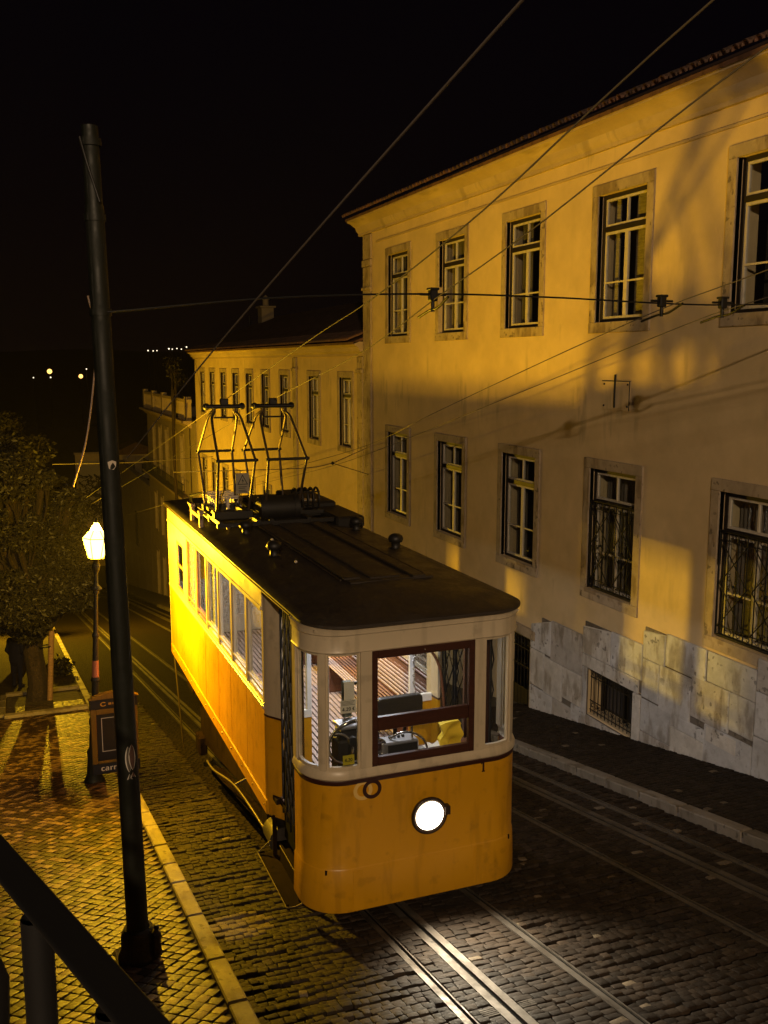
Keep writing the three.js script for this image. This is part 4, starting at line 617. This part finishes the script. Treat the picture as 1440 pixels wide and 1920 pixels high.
// ───────────────────────── street lamps, pole, sign ─────────────────────────
function lampPost(label, x, z, power, color, glow, group) {
  const y = gy(z) + .105, o = thing('street_lamp', label, 'street lamp', [x, y, z], group); o.rotation.z = -.05;
  part('post', [lathe([[.001, 0], [.17, 0], [.17, .06], [.13, .12], [.12, .5], [.135, .55], [.10, .62], [.085, 1.0], [.10, 1.05], [.10, 1.12], [.065, 1.2], [.058, 1.78], [.075, 1.8], [.075, 1.84], [.055, 1.88], [.045, 2.55], [.06, 2.57], [.06, 2.61], [.04, 2.64], [.032, 3.30], [.05, 3.32], [.05, 3.36], [.03, 3.40], [.03, 3.44]], [x, y, z], 20)], M.poleIron, o);
  part('bracket_ring', [lathe([[.03, 3.36], [.09, 3.38], [.10, 3.41], [.04, 3.46], [.03, 3.66], [.06, 3.72], [.07, 3.80], [.04, 3.86], [.10, 3.92]], [x, y, z], 20)], M.poleIron, o);
  if (!group) part('post_sticker', lathe([[.0585, 1.86], [.055, 2.0], [.0535, 2.16]], [x, y, z], 20), std({ color: [.28, .10, .05], roughness: .8 }), o);
  const b = y + 3.92, hex = (r, yy) => Array.from({ length: 6 }, (_, i) => [x + r * Math.cos(i * Math.PI / 3), yy, z + r * Math.sin(i * Math.PI / 3)]);
  part('lamp_glass', [crease(quadGrid([hex(.125, b + .012), hex(.215, b + .34), hex(.09, b + .475)], true), .4)], glow, o);
  const fr = []; for (let i = 0; i < 6; i++) { const [p, q, r] = [hex(.127, b)[i], hex(.219, b + .34)[i], hex(.093, b + .48)[i]]; fr.push(bar(p, q, .006, 5), bar(q, hex(.219, b + .34)[(i + 1) % 6], .006, 5), bar(q, r, .006, 5)); } part('lantern_frame', fr, M.poleIron, o);
  part('base_plate', lathe([[.001, 0], [.13, 0], [.12, -.02], [.001, -.03]], [x, b + .004, z], 12), M.poleIron, o); part('lamp_cap', crease(quadGrid([hex(.092, b + .482), hex(.03, b + .59)], true), .4), std({ color: [.9, .85, .7], roughness: .9, transmission: .8, thickness: 0 }, true), o); part('finial', lathe([[.03, .592], [.03, .60], [.02, .62], [.025, .64], [.001, .68]], [x, b, z], 12), M.poleIron, o);
  const L = new THREE.PointLight(color, power, 0, 2); L.position.set(x + .05 * (b + .26 - y), b + .26, z); L.castShadow = true; L.shadow.radius = 4; L.name = 'street_lamp_light'; scene.add(L);
  return o;
}
lampPost('lit amber lantern on a slender post beside the far end of the tram', 1.07, -16.35, LAMP_POWER, SODIUM, M.lampGlow);
lampPost('amber lantern farther down the street glimmering through the leaves of the trees', 1.18, -47, DOWNHILL_POWER, SODIUM, M.lampGlow, 'lamps down the street');
{ // tall lamp up the street, behind the viewer: it lights the front of the tram and the house
  const x = -4.6, z = 14, y = gy(z) + .1, o = thing('tall_street_lamp', 'tall steel mast with a flat warm white lamp head up the street', 'street lamp', [x, y, z]);
  part('mast', [bar([x, y, z], [x, y + 8.3, z], .09, 14, .055), lathe([[.001, 0], [.2, 0], [.2, .05], [.1, .12]], [x, y, z], 14)], M.greyMetal, o); part('arm', tube([[x, y + 8.2, z], [x + .2, y + 8.4, z], [x + .6, y + 8.45, z - .1]], .035, 12, 8), M.greyMetal, o);
  part('lamp_head', cb(x + .35, x + .85, y + 8.43, y + 8.52, z - .3, z + .1, .02), M.greyMetal, o); part('lamp_lens', bx(x + .45, x + .75, y + 8.40, y + 8.429, z - .25, z + .05), M.headGlow, o);
  const L = new THREE.PointLight(WARM, UPHILL_POWER, 0, 2); L.position.set(x + .6, y + 8.28, z - .1); L.castShadow = true; L.shadow.radius = 8; L.name = 'tall_street_lamp_light'; scene.add(L);
}
{
  const x0 = .92, x1 = .80, z = -8.9, y0 = gy(z) + .105, yt = 6.25, X = y => lerp(x0, x1, (y - y0) / (yt - y0)), o = thing('tram_pole', 'thick dark green overhead-wire pole with a fish sticker near the kerb', 'pole', [x0, y0, z]);
  const seg = (a, b, ra, rb) => { const g = new THREE.CylinderGeometry(rb, ra, b - a, 28, 1, true), m = new THREE.Matrix4().makeShear(0, 0, (x1 - x0) / (yt - y0), 0, 0, 0); g.applyMatrix4(new THREE.Matrix4().set(1, (x1 - x0) / (yt - y0), 0, X((a + b) / 2), 0, 1, 0, (a + b) / 2, 0, 0, 1, z, 0, 0, 0, 1)); return g; };
  const rad = y => lerp(.105, .078, (y - y0) / (yt - y0));
  part('shaft', [seg(y0, 5.6, rad(y0), rad(5.6)), seg(5.6, yt, .074, .070), disc(.07, .01, [x1, yt, z])], M.poleIron, o);
  for (const y of [5.5, 4.7, 6.12]) part('band', seg(y - .03, y + .03, rad(y) + .012, rad(y) + .012), M.poleIron, o);
  part('base', [lathe([[.001, 0], [.2, 0], [.2, .1], [.17, .16], [.165, .30], [.14, .36], [.107, .37]], [x0, y0 - .02, z], 24), cb(x0 - .24, x0 + .24, y0 - .12, y0 + .02, z - .24, z + .24, .03), cb(x0 + .1, x0 + .2, y0 + .05, y0 + .34, z + .02, z + .16, .03)], M.mud, o);
  part('bolt', ball([x0 + .16, y0 + .36, z + .1], .028, 8), M.iron, o);
  // fish sticker: two sardines, pale outline round a grey-brown body, wrapped on the shaft
  const wrap = (pts, lift, tone, cy, shift, nm, par) => { const s = new THREE.Shape(pts.map(p => new THREE.Vector2(p[0] + shift, p[1]))), g = new THREE.ShapeGeometry(s, 8); const a = g.attributes.position; for (let i = 0; i < a.count; i++) { const y = cy + a.getY(i), r = rad(y) + lift, t = (a.getX(i) + .015) / r + .1; a.setXYZ(i, X(y) + r * Math.sin(t), y, z + r * Math.cos(t)); } g.computeVertexNormals(); return part(nm, g, tone, par); };
  const fish = k => { const P = [], N = 18; for (let i = 0; i <= N; i++) { const t = i / N; P.push([k * .032 * Math.sin(Math.PI * Math.min(1, t * 1.06)) ** .7 + .004, .165 - .27 * t]); } P.push([.026 * k + .004, -.165], [.004, -.15]); const Q = P.slice(0, -1).map(([x, y]) => [.008 - x, y]).reverse(); return [...P, ...Q]; };
  const white = std({ color: [.62, .58, .5], roughness: .7 }), body = std({ color: [.16, .09, .07], roughness: .7, map: woodMap });
  const st = wrap(fish(1), .002, white, .56, -.028, 'sticker', o); wrap(fish(.72), .003, std({ color: [.10, .085, .06], roughness: .7 }), .56, -.026, 'sticker_print', st); wrap(fish(1.08), .004, white, .575, .006, 'sticker_outline', st); wrap(fish(.8), .005, body, .577, .007, 'sticker_print', st);
  wrap([[-.03, .03], [.01, .045], [.05, .03], [.045, -.01], [.02, -.04], [-.02, -.03]], .002, std({ color: [.55, .47, .36], roughness: .8 }), 3.36, -.02, 'paper_scrap', o);
  part('down_cable', tube([[X(6.15) - .09, 6.15, z + .05], [X(5.9) - .05, 5.95, z + .085], [X(5.62) + .04, 5.62, z + .09]], .012, 14, 6), M.black, o);
}
{ // stop information board clamped to the lamp post
  const x = 1.0, z = -16.2, o = thing('information_board', 'yellow framed stop board with dark poster half hidden by the pole', 'sign', [1.4, -2.66, z]);
  const boardYellow = std({ color: [.17, .10, .008], roughness: .5, map: grimeMap }), L = 1.04, Rr = 1.81, b = -2.47, t = -1.33, zz = z + .03;
  part('clamp', [bx(1.07, 1.13, -2.2, -2.14, z - .16, z - .02), bx(1.09, 1.15, -1.6, -1.54, z - .16, z - .02)], M.iron, o);
  part('frame', [cb(L, L + .09, b, t, zz - .05, zz + .03, .01), cb(Rr - .09, Rr, b, t, zz - .05, zz + .03, .01), cb(L + .09, Rr - .09, b, b + .04, zz - .05, zz + .03, .008), cb(L + .09, Rr - .09, t - .27, t - .18, zz - .05, zz + .03, .008), bx(L + .02, Rr - .02, b, t, zz - .05, zz - .03)], boardYellow, o);
  const arch = new THREE.Shape(); arch.moveTo(L - .03, 0); arch.quadraticCurveTo((L + Rr) / 2, .2, Rr + .03, 0); arch.lineTo(L - .03, 0); part('top_arch', new THREE.ExtrudeGeometry(arch, { depth: .12, bevelEnabled: false, curveSegments: 12 }).translate(0, t, zz - .07), boardYellow, o);
  const hd = lettering(256, 64, (c, W, H) => { c.fillStyle = '#14151c'; c.fillRect(0, 0, W, H); c.strokeStyle = '#b88a1c'; c.lineWidth = 6; c.beginPath(); c.arc(70, 32, 14, .5, 5.6); c.stroke(); c.fillStyle = '#a9812a'; for (let i = 0; i < 5; i++) c.fillRect(98 + i * 22, 24, 17, 16); });
  const ft = lettering(256, 64, (c, W, H) => { c.fillStyle = '#171a26'; c.fillRect(0, 0, W, H); c.fillStyle = '#c9c6bd'; c.font = 'bold 46px sans-serif'; c.textAlign = 'left'; c.fillText('carris', 40, 45); });
  const pl = (a, c, d, e, m, nm) => part(nm, new THREE.PlaneGeometry(c - a, e - d).translate((a + c) / 2, (d + e) / 2, zz + .034), m, o, true);
  part('header', cb(L - .01, Rr + .01, t - .18, t, zz - .05, zz + .03, .006), M.black, o); pl(L + .01, Rr - .01, t - .165, t - .015, std({ map: hd, roughness: .5 }), 'header_print');
  part('footer', cb(L - .01, Rr + .01, b - .19, b, zz - .05, zz + .03, .006), M.black, o); pl(L + .01, Rr - .01, b - .18, b - .01, std({ map: ft, roughness: .5 }), 'footer_print');
  part('poster', cb(L + .09, Rr - .09, b + .04, t - .27, zz - .028, zz + .004, .003), std({ color: [.012, .013, .02], roughness: .35 }), o);
  const w = .012, px0 = L + .17, px1 = Rr - .17, py0 = b + .20, py1 = t - .34; part('poster_border', [bx(px0, px1, py0, py0 + w, zz + .004, zz + .007), bx(px0, px1, py1 - w, py1, zz + .004, zz + .007), bx(px0, px0 + w, py0 + w, py1 - w, zz + .004, zz + .007), bx(px1 - w, px1, py0 + w, py1 - w, zz + .004, zz + .007)], std({ color: [.42, .44, .46], roughness: .6 }), o);
}

// ───────────────────────── overhead wires ─────────────────────────
function wire(label, pts, r, m = M.cable, name = 'overhead_wire') { return solo(name, label, 'wire', tube(pts, r, Math.max(20, pts.length * 12), 6), m); }
const down = ([x, y, z], to) => { const P = []; for (let k = 1; k <= 6; k++) { const q = lerp(z, to, k / 6); P.push([x, y + G * (q - z) - .0, q]); } return P; };
wire('thick pale cable slanting from the sky down to the thick pole', [[1.95, 6.9, 3], [1.6, 5.40, -2.88], [1.28, 4.43, -5.9], [.99, 3.41, -8.86]], .0055);
wire('contact wire of the tram leading to its left pantograph', [[3.2, 8.0, 6], [3.2, 5.95, -3.91], [3.2, 5.31, -6.29], [3.2, 4.86, -8.36], [3.2, 4.58, -10.04], [3.15, 3.72, -14.6], ...down([3.15, 3.72, -14.6], -62)], .006);
wire('contact wire of the tram leading to its right pantograph', [[3.98, 8.1, 6], [3.98, 5.97, -4.41], [3.97, 5.31, -6.89], [3.96, 4.88, -8.72], [3.95, 4.45, -10.47], [3.9, 3.72, -14.55], ...down([3.9, 3.72, -14.55], -62)], .006);
wire('contact wire of the empty track nearer the tram', [[6.69, 7.6, 6], [6.69, 5.12, -7.25], [6.69, 4.84, -8.8], [6.69, 3.46, -14.62], [6.69, 2.71, -17.6], ...down([6.69, 2.71, -17.6], -62)], .006);
wire('contact wire of the empty track nearer the house', [[7.51, 7.5, 6], [7.51, 4.93, -8.18], [7.51, 4.84, -8.78], [7.51, 3.90, -12.89], [7.51, 1.95, -21.5], ...down([7.51, 1.95, -21.5], -62)], .006);
{
  const o = thing('span_wire', 'dark cross wire with three insulators stretched from the pole to the house', 'wire', [5.4, 4.95, -8.8]);
  part('wire', tube([[.86, 4.70, -8.83], [2.4, 4.86, -8.82], [3.95, 4.93, -8.8], [5.3, 4.93, -8.8], [6.69, 4.90, -8.8], [7.51, 4.90, -8.8], [10.03, 5.02, -8.8]], .010, 60, 6), M.iron, o);
  for (const x of [3.97, 6.69, 7.51]) part('insulator', [cb(x - .04, x + .04, 4.86, 4.98, -8.84, -8.76, .012), cb(x - .05, x + .05, 4.965, 4.99, -8.85, -8.75, .006), bar([x - .14, 4.925, -8.8], [x - .04, 4.925, -8.8], .014, 6), bar([x + .04, 4.925, -8.8], [x + .14, 4.925, -8.8], .014, 6), bar([x, 4.76, -8.8], [x, 4.87, -8.8], .02, 8), tube([[x, 4.88, -8.45], [x, 4.79, -8.7], [x, 4.78, -8.85], [x, 4.72, -9.15]], .013, 12, 6)], M.iron, o);
}
{
  const o = thing('pull_off_wire', 'forked stay wire from the far corner of the house to the contact wires', 'wire', [8.6, 1.8, -24]);
  part('wire', [tube([[10.03, 1.78, -26.78], [7.3, 1.86, -22.0]], .010, 8, 5), tube([[10.03, .95, -26.8], [7.3, 1.86, -22.0]], .010, 8, 5), tube([[7.3, 1.86, -22.0], [6.2, 1.93, -20.6], [3.2, 2.0, -20.2]], .010, 14, 5)], M.cable, o); part('clamp', [ball([7.3, 1.86, -22], .04, 8), ball([10.0, 1.78, -26.75], .04, 8), ball([10.0, .95, -26.77], .04, 8)], M.iron, o);
}
wire('loose lit cable hanging beside the pole above the amber lantern', [[1.3, 5.3, -16], [1.4, 4.75, -16], [1.32, 3.9, -16.02], [1.16, 3.0, -16], [.94, 2.3, -16.05]], .016, M.woodPale, 'hanging_cable');
wire('faint cross wire over the street in front of the balconied house', [[10.0, -.6, -50], [6, -.75, -50], [2, -.7, -50]], .018);

// ───────────────────────── railing in the foreground, on the terrace where the viewer stands ─────────────────────────
{
  const Y = 3.514, A = V(-.05, Y, -1.515), d = V(.3135, 0, .9496), n = V(d.z, 0, -d.x), P = (t, s, y) => A.clone().addScaledVector(d, t).addScaledVector(n, s).setY(y).toArray();
  const o = thing('iron_railing', 'black iron handrail and balusters crossing the near left corner', 'railing', [0, 2.56, -1.3]);
  const rail = (w, y0, y1, t0, t1) => { const s = new THREE.Shape(), r = .005; s.moveTo(-w / 2 + r, y0); s.lineTo(w / 2 - r, y0); s.quadraticCurveTo(w / 2, y0, w / 2, y0 + r); s.lineTo(w / 2, y1 - r); s.quadraticCurveTo(w / 2, y1, w / 2 - r, y1); s.lineTo(-w / 2 + r, y1); s.quadraticCurveTo(-w / 2, y1, -w / 2, y1 - r); s.lineTo(-w / 2, y0 + r); s.quadraticCurveTo(-w / 2, y0, -w / 2 + r, y0); const g = new THREE.ExtrudeGeometry(s, { depth: t1 - t0, bevelEnabled: false }); const m = new THREE.Matrix4().makeBasis(n, V(0, 1, 0), d); m.setPosition(A.clone().addScaledVector(d, t0).setY(0)); return g.applyMatrix4(m); };
  const rm = std({ color: [.0025, .0025, .003], roughness: .7, specularIntensity: .6 }, true); part('handrail', rail(.05, Y - .010, Y, -2.2, .85), rm, o); part('rail_strip', rail(.03, 2.72, 2.745, -2.2, .85), rm, o); 
  for (let k = -6; k < 3; k++) { const t = .16 + k * .26, q = P(t, 0, 0), c = [q[0], 0, q[2]]; part('baluster', lathe([[.02, 2.58], [.02, 2.72], [.013, 2.76], [.018, 2.9], [.018, 3.1], [.022, 3.12], [.03, 3.16], [.034, 3.24], [.022, 3.28], [.022, 3.48]], c, 12), rm, o); }
  struct('terrace', (() => { const s = new THREE.Shape([P(-2.3, -.06, 0), P(1.7, -.06, 0), [3.2, 0, 3], [3.2, 0, 9], [-5, 0, 9], [-5, 0, -2.5]].map(p => new THREE.Vector2(p[0], -p[2]))); return new THREE.ExtrudeGeometry(s, { depth: 2.4, bevelEnabled: false }).rotateX(-Math.PI / 2).translate(0, .16, 0); })(), M.plaster3);
}

// ───────────────────────── trees, tree pit, person ─────────────────────────
function foliage(blobs, n, size) {
  const pos = [], nor = [], idx = [], a = V(0, 0, 0), u = V(0, 0, 0), v = V(0, 0, 0), w = V(0, 0, 0); let k = 0;
  const tot = blobs.reduce((s, b) => s + b[3] ** 2, 0);
  for (const [x, y, z, r] of blobs) for (let i = 0; i < n * r * r / tot; i++) {
    a.set(rr(-1, 1), rr(-1, 1), rr(-1, 1)); if (a.lengthSq() > 1) { i--; continue; } const q = a.length(); a.multiplyScalar(r * (.55 + .45 * Math.sqrt(q)) / Math.max(q, .2)).multiply(V(1, .8, 1)).add(V(x, y, z));
    u.set(rr(-1, 1), rr(-1, .4), rr(-1, 1)).normalize(); w.set(rr(-1, 1), rr(-1, 1), rr(-1, 1)).normalize(); v.crossVectors(u, w).normalize(); w.crossVectors(u, v); const s = size * rr(.6, 1.3);
    const tip = u.clone().multiplyScalar(s), side = v.clone().multiplyScalar(s * .24);
    for (const p of [a, a.clone().addScaledVector(tip, .5).add(side).addScaledVector(w, .02), a.clone().add(tip), a.clone().addScaledVector(tip, .5).sub(side).addScaledVector(w, .02)]) { pos.push(p.x, p.y, p.z); nor.push(w.x, w.y, w.z); }
    idx.push(k, k + 1, k + 2, k, k + 2, k + 3); k += 4;
  }
  const g = new THREE.BufferGeometry(); g.setAttribute('position', new THREE.Float32BufferAttribute(pos, 3)); g.setIndex(idx); g.computeVertexNormals(); return g;
}
function tree(label, x, z, hTrunk, r0, blobs, n, size, y = gy(z)) {
  const o = thing('street_tree', label, 'tree', [x, y, z]), top = [x, y + hTrunk, z];
  part('trunk', [tube([[x, y - .1, z], [x + .03, y + hTrunk * .4, z + .02], [x - .04, y + hTrunk * .75, z], top], r0, 16, 12), lathe([[r0 * 1.7, 0], [r0 * 1.2, .15], [r0 * .98, .5]], [x, y - .02, z], 14)], M.bark, o);
  part('limb', blobs.map(([a, b, c, r]) => { const m = [lerp(top[0], a, .5) + rr(-.2, .2), lerp(top[1], b, .55), lerp(top[2], c, .5)]; return [tube([[x, y + hTrunk * .8, z], m, [a, b, c]], r0 * .33, 10, 6), ...[0, 1, 2, 3].map(() => tube([m, [lerp(m[0], a, .7) + rr(-.4, .4), lerp(m[1], b, .7) + rr(-.2, .4), lerp(m[2], c, .7) + rr(-.4, .4)], [a + rr(-.8, .8) * r, b + rr(-.6, .8) * r, c + rr(-.8, .8) * r]], r0 * .1, 8, 4))]; }), M.bark, o);
  part('crown', foliage(blobs, n, size), M.leaf, o); return o;
}
const cl = (cx, cy, cz, rx, ry, rz, n, a, b) => Array.from({ length: n }, () => { let p; do p = [rr(-1, 1), rr(-1, 1), rr(-1, 1)]; while (p[0] ** 2 + p[1] ** 2 + p[2] ** 2 > 1); return [cx + p[0] * rx, cy + p[1] * ry, cz + p[2] * rz, rr(a, b)]; });
tree('leafy tree with a thick trunk in the kerbed pit left of the lantern', .36, -26.2, 2.0, .25, [...cl(-1.2, .1, -26.4, 2.3, 2.5, 2.2, 46, .35, .85), ...cl(-1.0, .2, -26.2, 2.75, 2.9, 2.4, 60, .12, .38), ...cl(.1, -1.75, -26, 1.6, .9, 1.4, 22, .25, .6), ...cl(.75, -.5, -26.3, 1.1, 1.6, 1.2, 22, .2, .6)], 100000, .14);
tree('darker leafy tree standing behind the nearer tree beside the track', .1, -35, 3.0, .22, cl(-.4, -1.6, -35, 2.0, 2.4, 2, 22, .5, .9), 12000, .2);
tree('low dark tree at the far left edge of the pavement', -5.2, -30, 2.6, .25, cl(-5, .6, -30, 3, 3, 2.5, 22, .6, 1), 12000, .22);
tree('tall dim tree far behind the lantern at the foot of the street', -1.5, -58, 4, .3, cl(-2, -2, -58, 4.5, 4, 3, 26, .9, 1.5), 12000, .32);
tree('bare-twigged small tree against the corner of the cream house', 8.9, -55.5, 12.5, .09, cl(9.0, 3.4, -55.5, .6, 1.0, .6, 5, .3, .5), 300, .12);
{
  const o = thing('tree_stake', 'pale timber stake standing against the thick tree trunk', 'stake', [.7, gy(-25.95) + .1, -25.95]); part('stake_pole', bar([.66, gy(-25.95) + .05, -25.95], [.8, gy(-25.95) + 2.0, -26.0], .075, 8), M.stake, o); part('tie', new THREE.TorusGeometry(.16, .02, 6, 16).rotateX(1.5).translate(.62, gy(-26) + 1.6, -26.02), M.iron, o);
  const q = z => gy(z) + .1, k = struct('tree_pit', quadGrid([-24.0, -27.4].map(z => [[-.4, q(z) + .03, z], [1.42, q(z) + .03, z]])), M.mud);
  for (const [a, b, c, d] of [[-.45, 1.5, -24.0, -23.8], [-.45, 1.5, -27.6, -27.4]]) part('kerb_stone', cb(a, b, q(d) - .05, q(d) + .1, c, d, .02), kerbPale[0], k);
  for (let i = 0; i < 3; i++) part('kerb_stone', cb(-.58, -.42, -.05, .1, -.55, .55, .02).rotateX(-TILT).translate(0, q(-24.6 - i * 1.15), -24.6 - i * 1.15), kerbPale[1], k);
}
for (const [x, z, r, t] of [[-3.4, -29, .6, 'low clump of shrubs by the left edge of the pavement'], [1.0, -31, .35, 'small clump of leaves low beside the kerb'], [-2.4, -27.5, .5, 'dark low shrub left of the thick tree trunk']]) { const o = thing('shrub', t, 'shrub', [x, gy(z), z]); part('foliage', foliage(cl(x, gy(z) + r, z, r, r * .8, r, 6, r * .5, r * .8), 900, .13), M.leaf, o); part('stem', [0, 1, 2].map(i => bar([x, gy(z), z], [x + rr(-.3, .3), gy(z) + r * 1.3, z + rr(-.3, .3)], .02, 5)), M.bark, o); }
function figure(label, x, y, z, turn) {                       // one continuous body, joined from tapered bones
  const o = thing('person', label, 'person', [x, y, z]); o.rotation.y = turn;
  const field = (bones, lo, hi, res) => {
    const mc = new MarchingCubes(res, M.cloth, false, false, 60000), s = Math.max(hi[0] - lo[0], hi[1] - lo[1], hi[2] - lo[2]) / 2, c = lo.map((v, i) => (v + hi[i]) / 2), h = res / 2;
    for (let k = 0; k < res; k++) for (let j = 0; j < res; j++) for (let i = 0; i < res; i++) {
      const p = [c[0] + s * (i - h) / h, c[1] + s * (j - h) / h, c[2] + s * (k - h) / h]; let e = 0;
      for (const [a, b, ra, rb, k2 = 30] of bones) { const d = [b[0] - a[0], b[1] - a[1], b[2] - a[2]], q = [p[0] - a[0], p[1] - a[1], p[2] - a[2]], L = d[0] ** 2 + d[1] ** 2 + d[2] ** 2 || 1e-9, t = Math.min(1, Math.max(0, (q[0] * d[0] + q[1] * d[1] + q[2] * d[2]) / L)); e += Math.exp(-34 * (Math.hypot(q[0] - d[0] * t, q[1] - d[1] * t, q[2] - d[2] * t) - lerp(ra, rb, t))); }
      mc.field[(k * res + j) * res + i] = Math.log(e + 1e-30) / 34;
    }
    mc.isolation = 0; mc.update(); const n = mc.count, P = new Float32Array(n * 3), N = new Float32Array(n * 3);
    for (let i = 0; i < n; i++) for (let a = 0; a < 3; a++) { P[3 * i + a] = c[a] + s * mc.positionArray[3 * i + a]; N[3 * i + a] = mc.normalArray[3 * i + a]; }
    const g = new THREE.BufferGeometry(); g.setAttribute('position', new THREE.BufferAttribute(P, 3)); g.setAttribute('normal', new THREE.BufferAttribute(N, 3)); return g;
  };
  const put = (nm, g, m, par) => { const q = new THREE.Mesh(mg(g), m); uvm(q.geometry); q.name = nm; shade(q); par.add(q); return q; };
  const S = [];
  for (const s of [-1, 1]) { const fz = s * .06; S.push([[s * .10, .90, 0], [s * .12, .50, fz * .5 + .02], .105, .072], [[s * .12, .50, fz * .5 + .02], [s * .13, .09, fz], .068, .045], [[s * .13, .05, fz - .03], [s * .15, .035, fz + .16], .045, .035], [[s * .19, 1.40, 0], [s * .25, 1.12, -.03], .066, .052], [[s * .25, 1.12, -.03], [s * .20, .92, .09], .05, .038], [[s * .20, .92, .09], [s * .17, .86, .11], .036, .03]); }
  S.push([[0, .86, 0], [0, 1.12, .01], .17, .155], [[0, 1.12, .01], [0, 1.36, 0], .16, .15], [[-.15, 1.40, 0], [.15, 1.40, 0], .08, .08], [[0, 1.42, 0], [0, 1.56, .02], .07, .058]);
  const body = put('body', field(S, [-.45, -.02, -.45], [.45, 1.62, .45], 92), M.cloth, o);
  const head = put('head', field([[[0, 1.62, .01], [0, 1.69, -.005], .082, .092], [[0, 1.58, .045], [0, 1.62, .05], .05, .06], [[0, 1.63, .10], [0, 1.60, .112], .012, .017], [[-.087, 1.63, 0], [-.09, 1.66, -.005], .014, .018], [[.087, 1.63, 0], [.09, 1.66, -.005], .014, .018], [[0, 1.50, 0], [0, 1.58, .02], .055, .05]], [-.14, 1.46, -.14], [.14, 1.82, .15], 56), M.skin, body);
  put('eye', [ball([-.032, 1.655, .088], .009, 8), ball([.032, 1.655, .088], .009, 8)], M.leather, body); put('mouth', new THREE.BoxGeometry(.04, .006, .01).translate(0, 1.572, .107), M.leather, body);
  put('hair', field([[[0, 1.70, -.01], [0, 1.715, -.02], .096, .095], [[0, 1.66, -.06], [0, 1.6, -.055], .062, .055]], [-.14, 1.5, -.16], [.14, 1.84, .12], 40), M.leather, body);
  return o;
}
figure('person in dark clothes standing with legs apart beside the thick tree trunk', -.12, gy(-29.4) + .105, -29.4, 2.6);

scene.fog = new THREE.FogExp2(col(.9, .85, .8), .00013);
renderer.render(scene, camera);
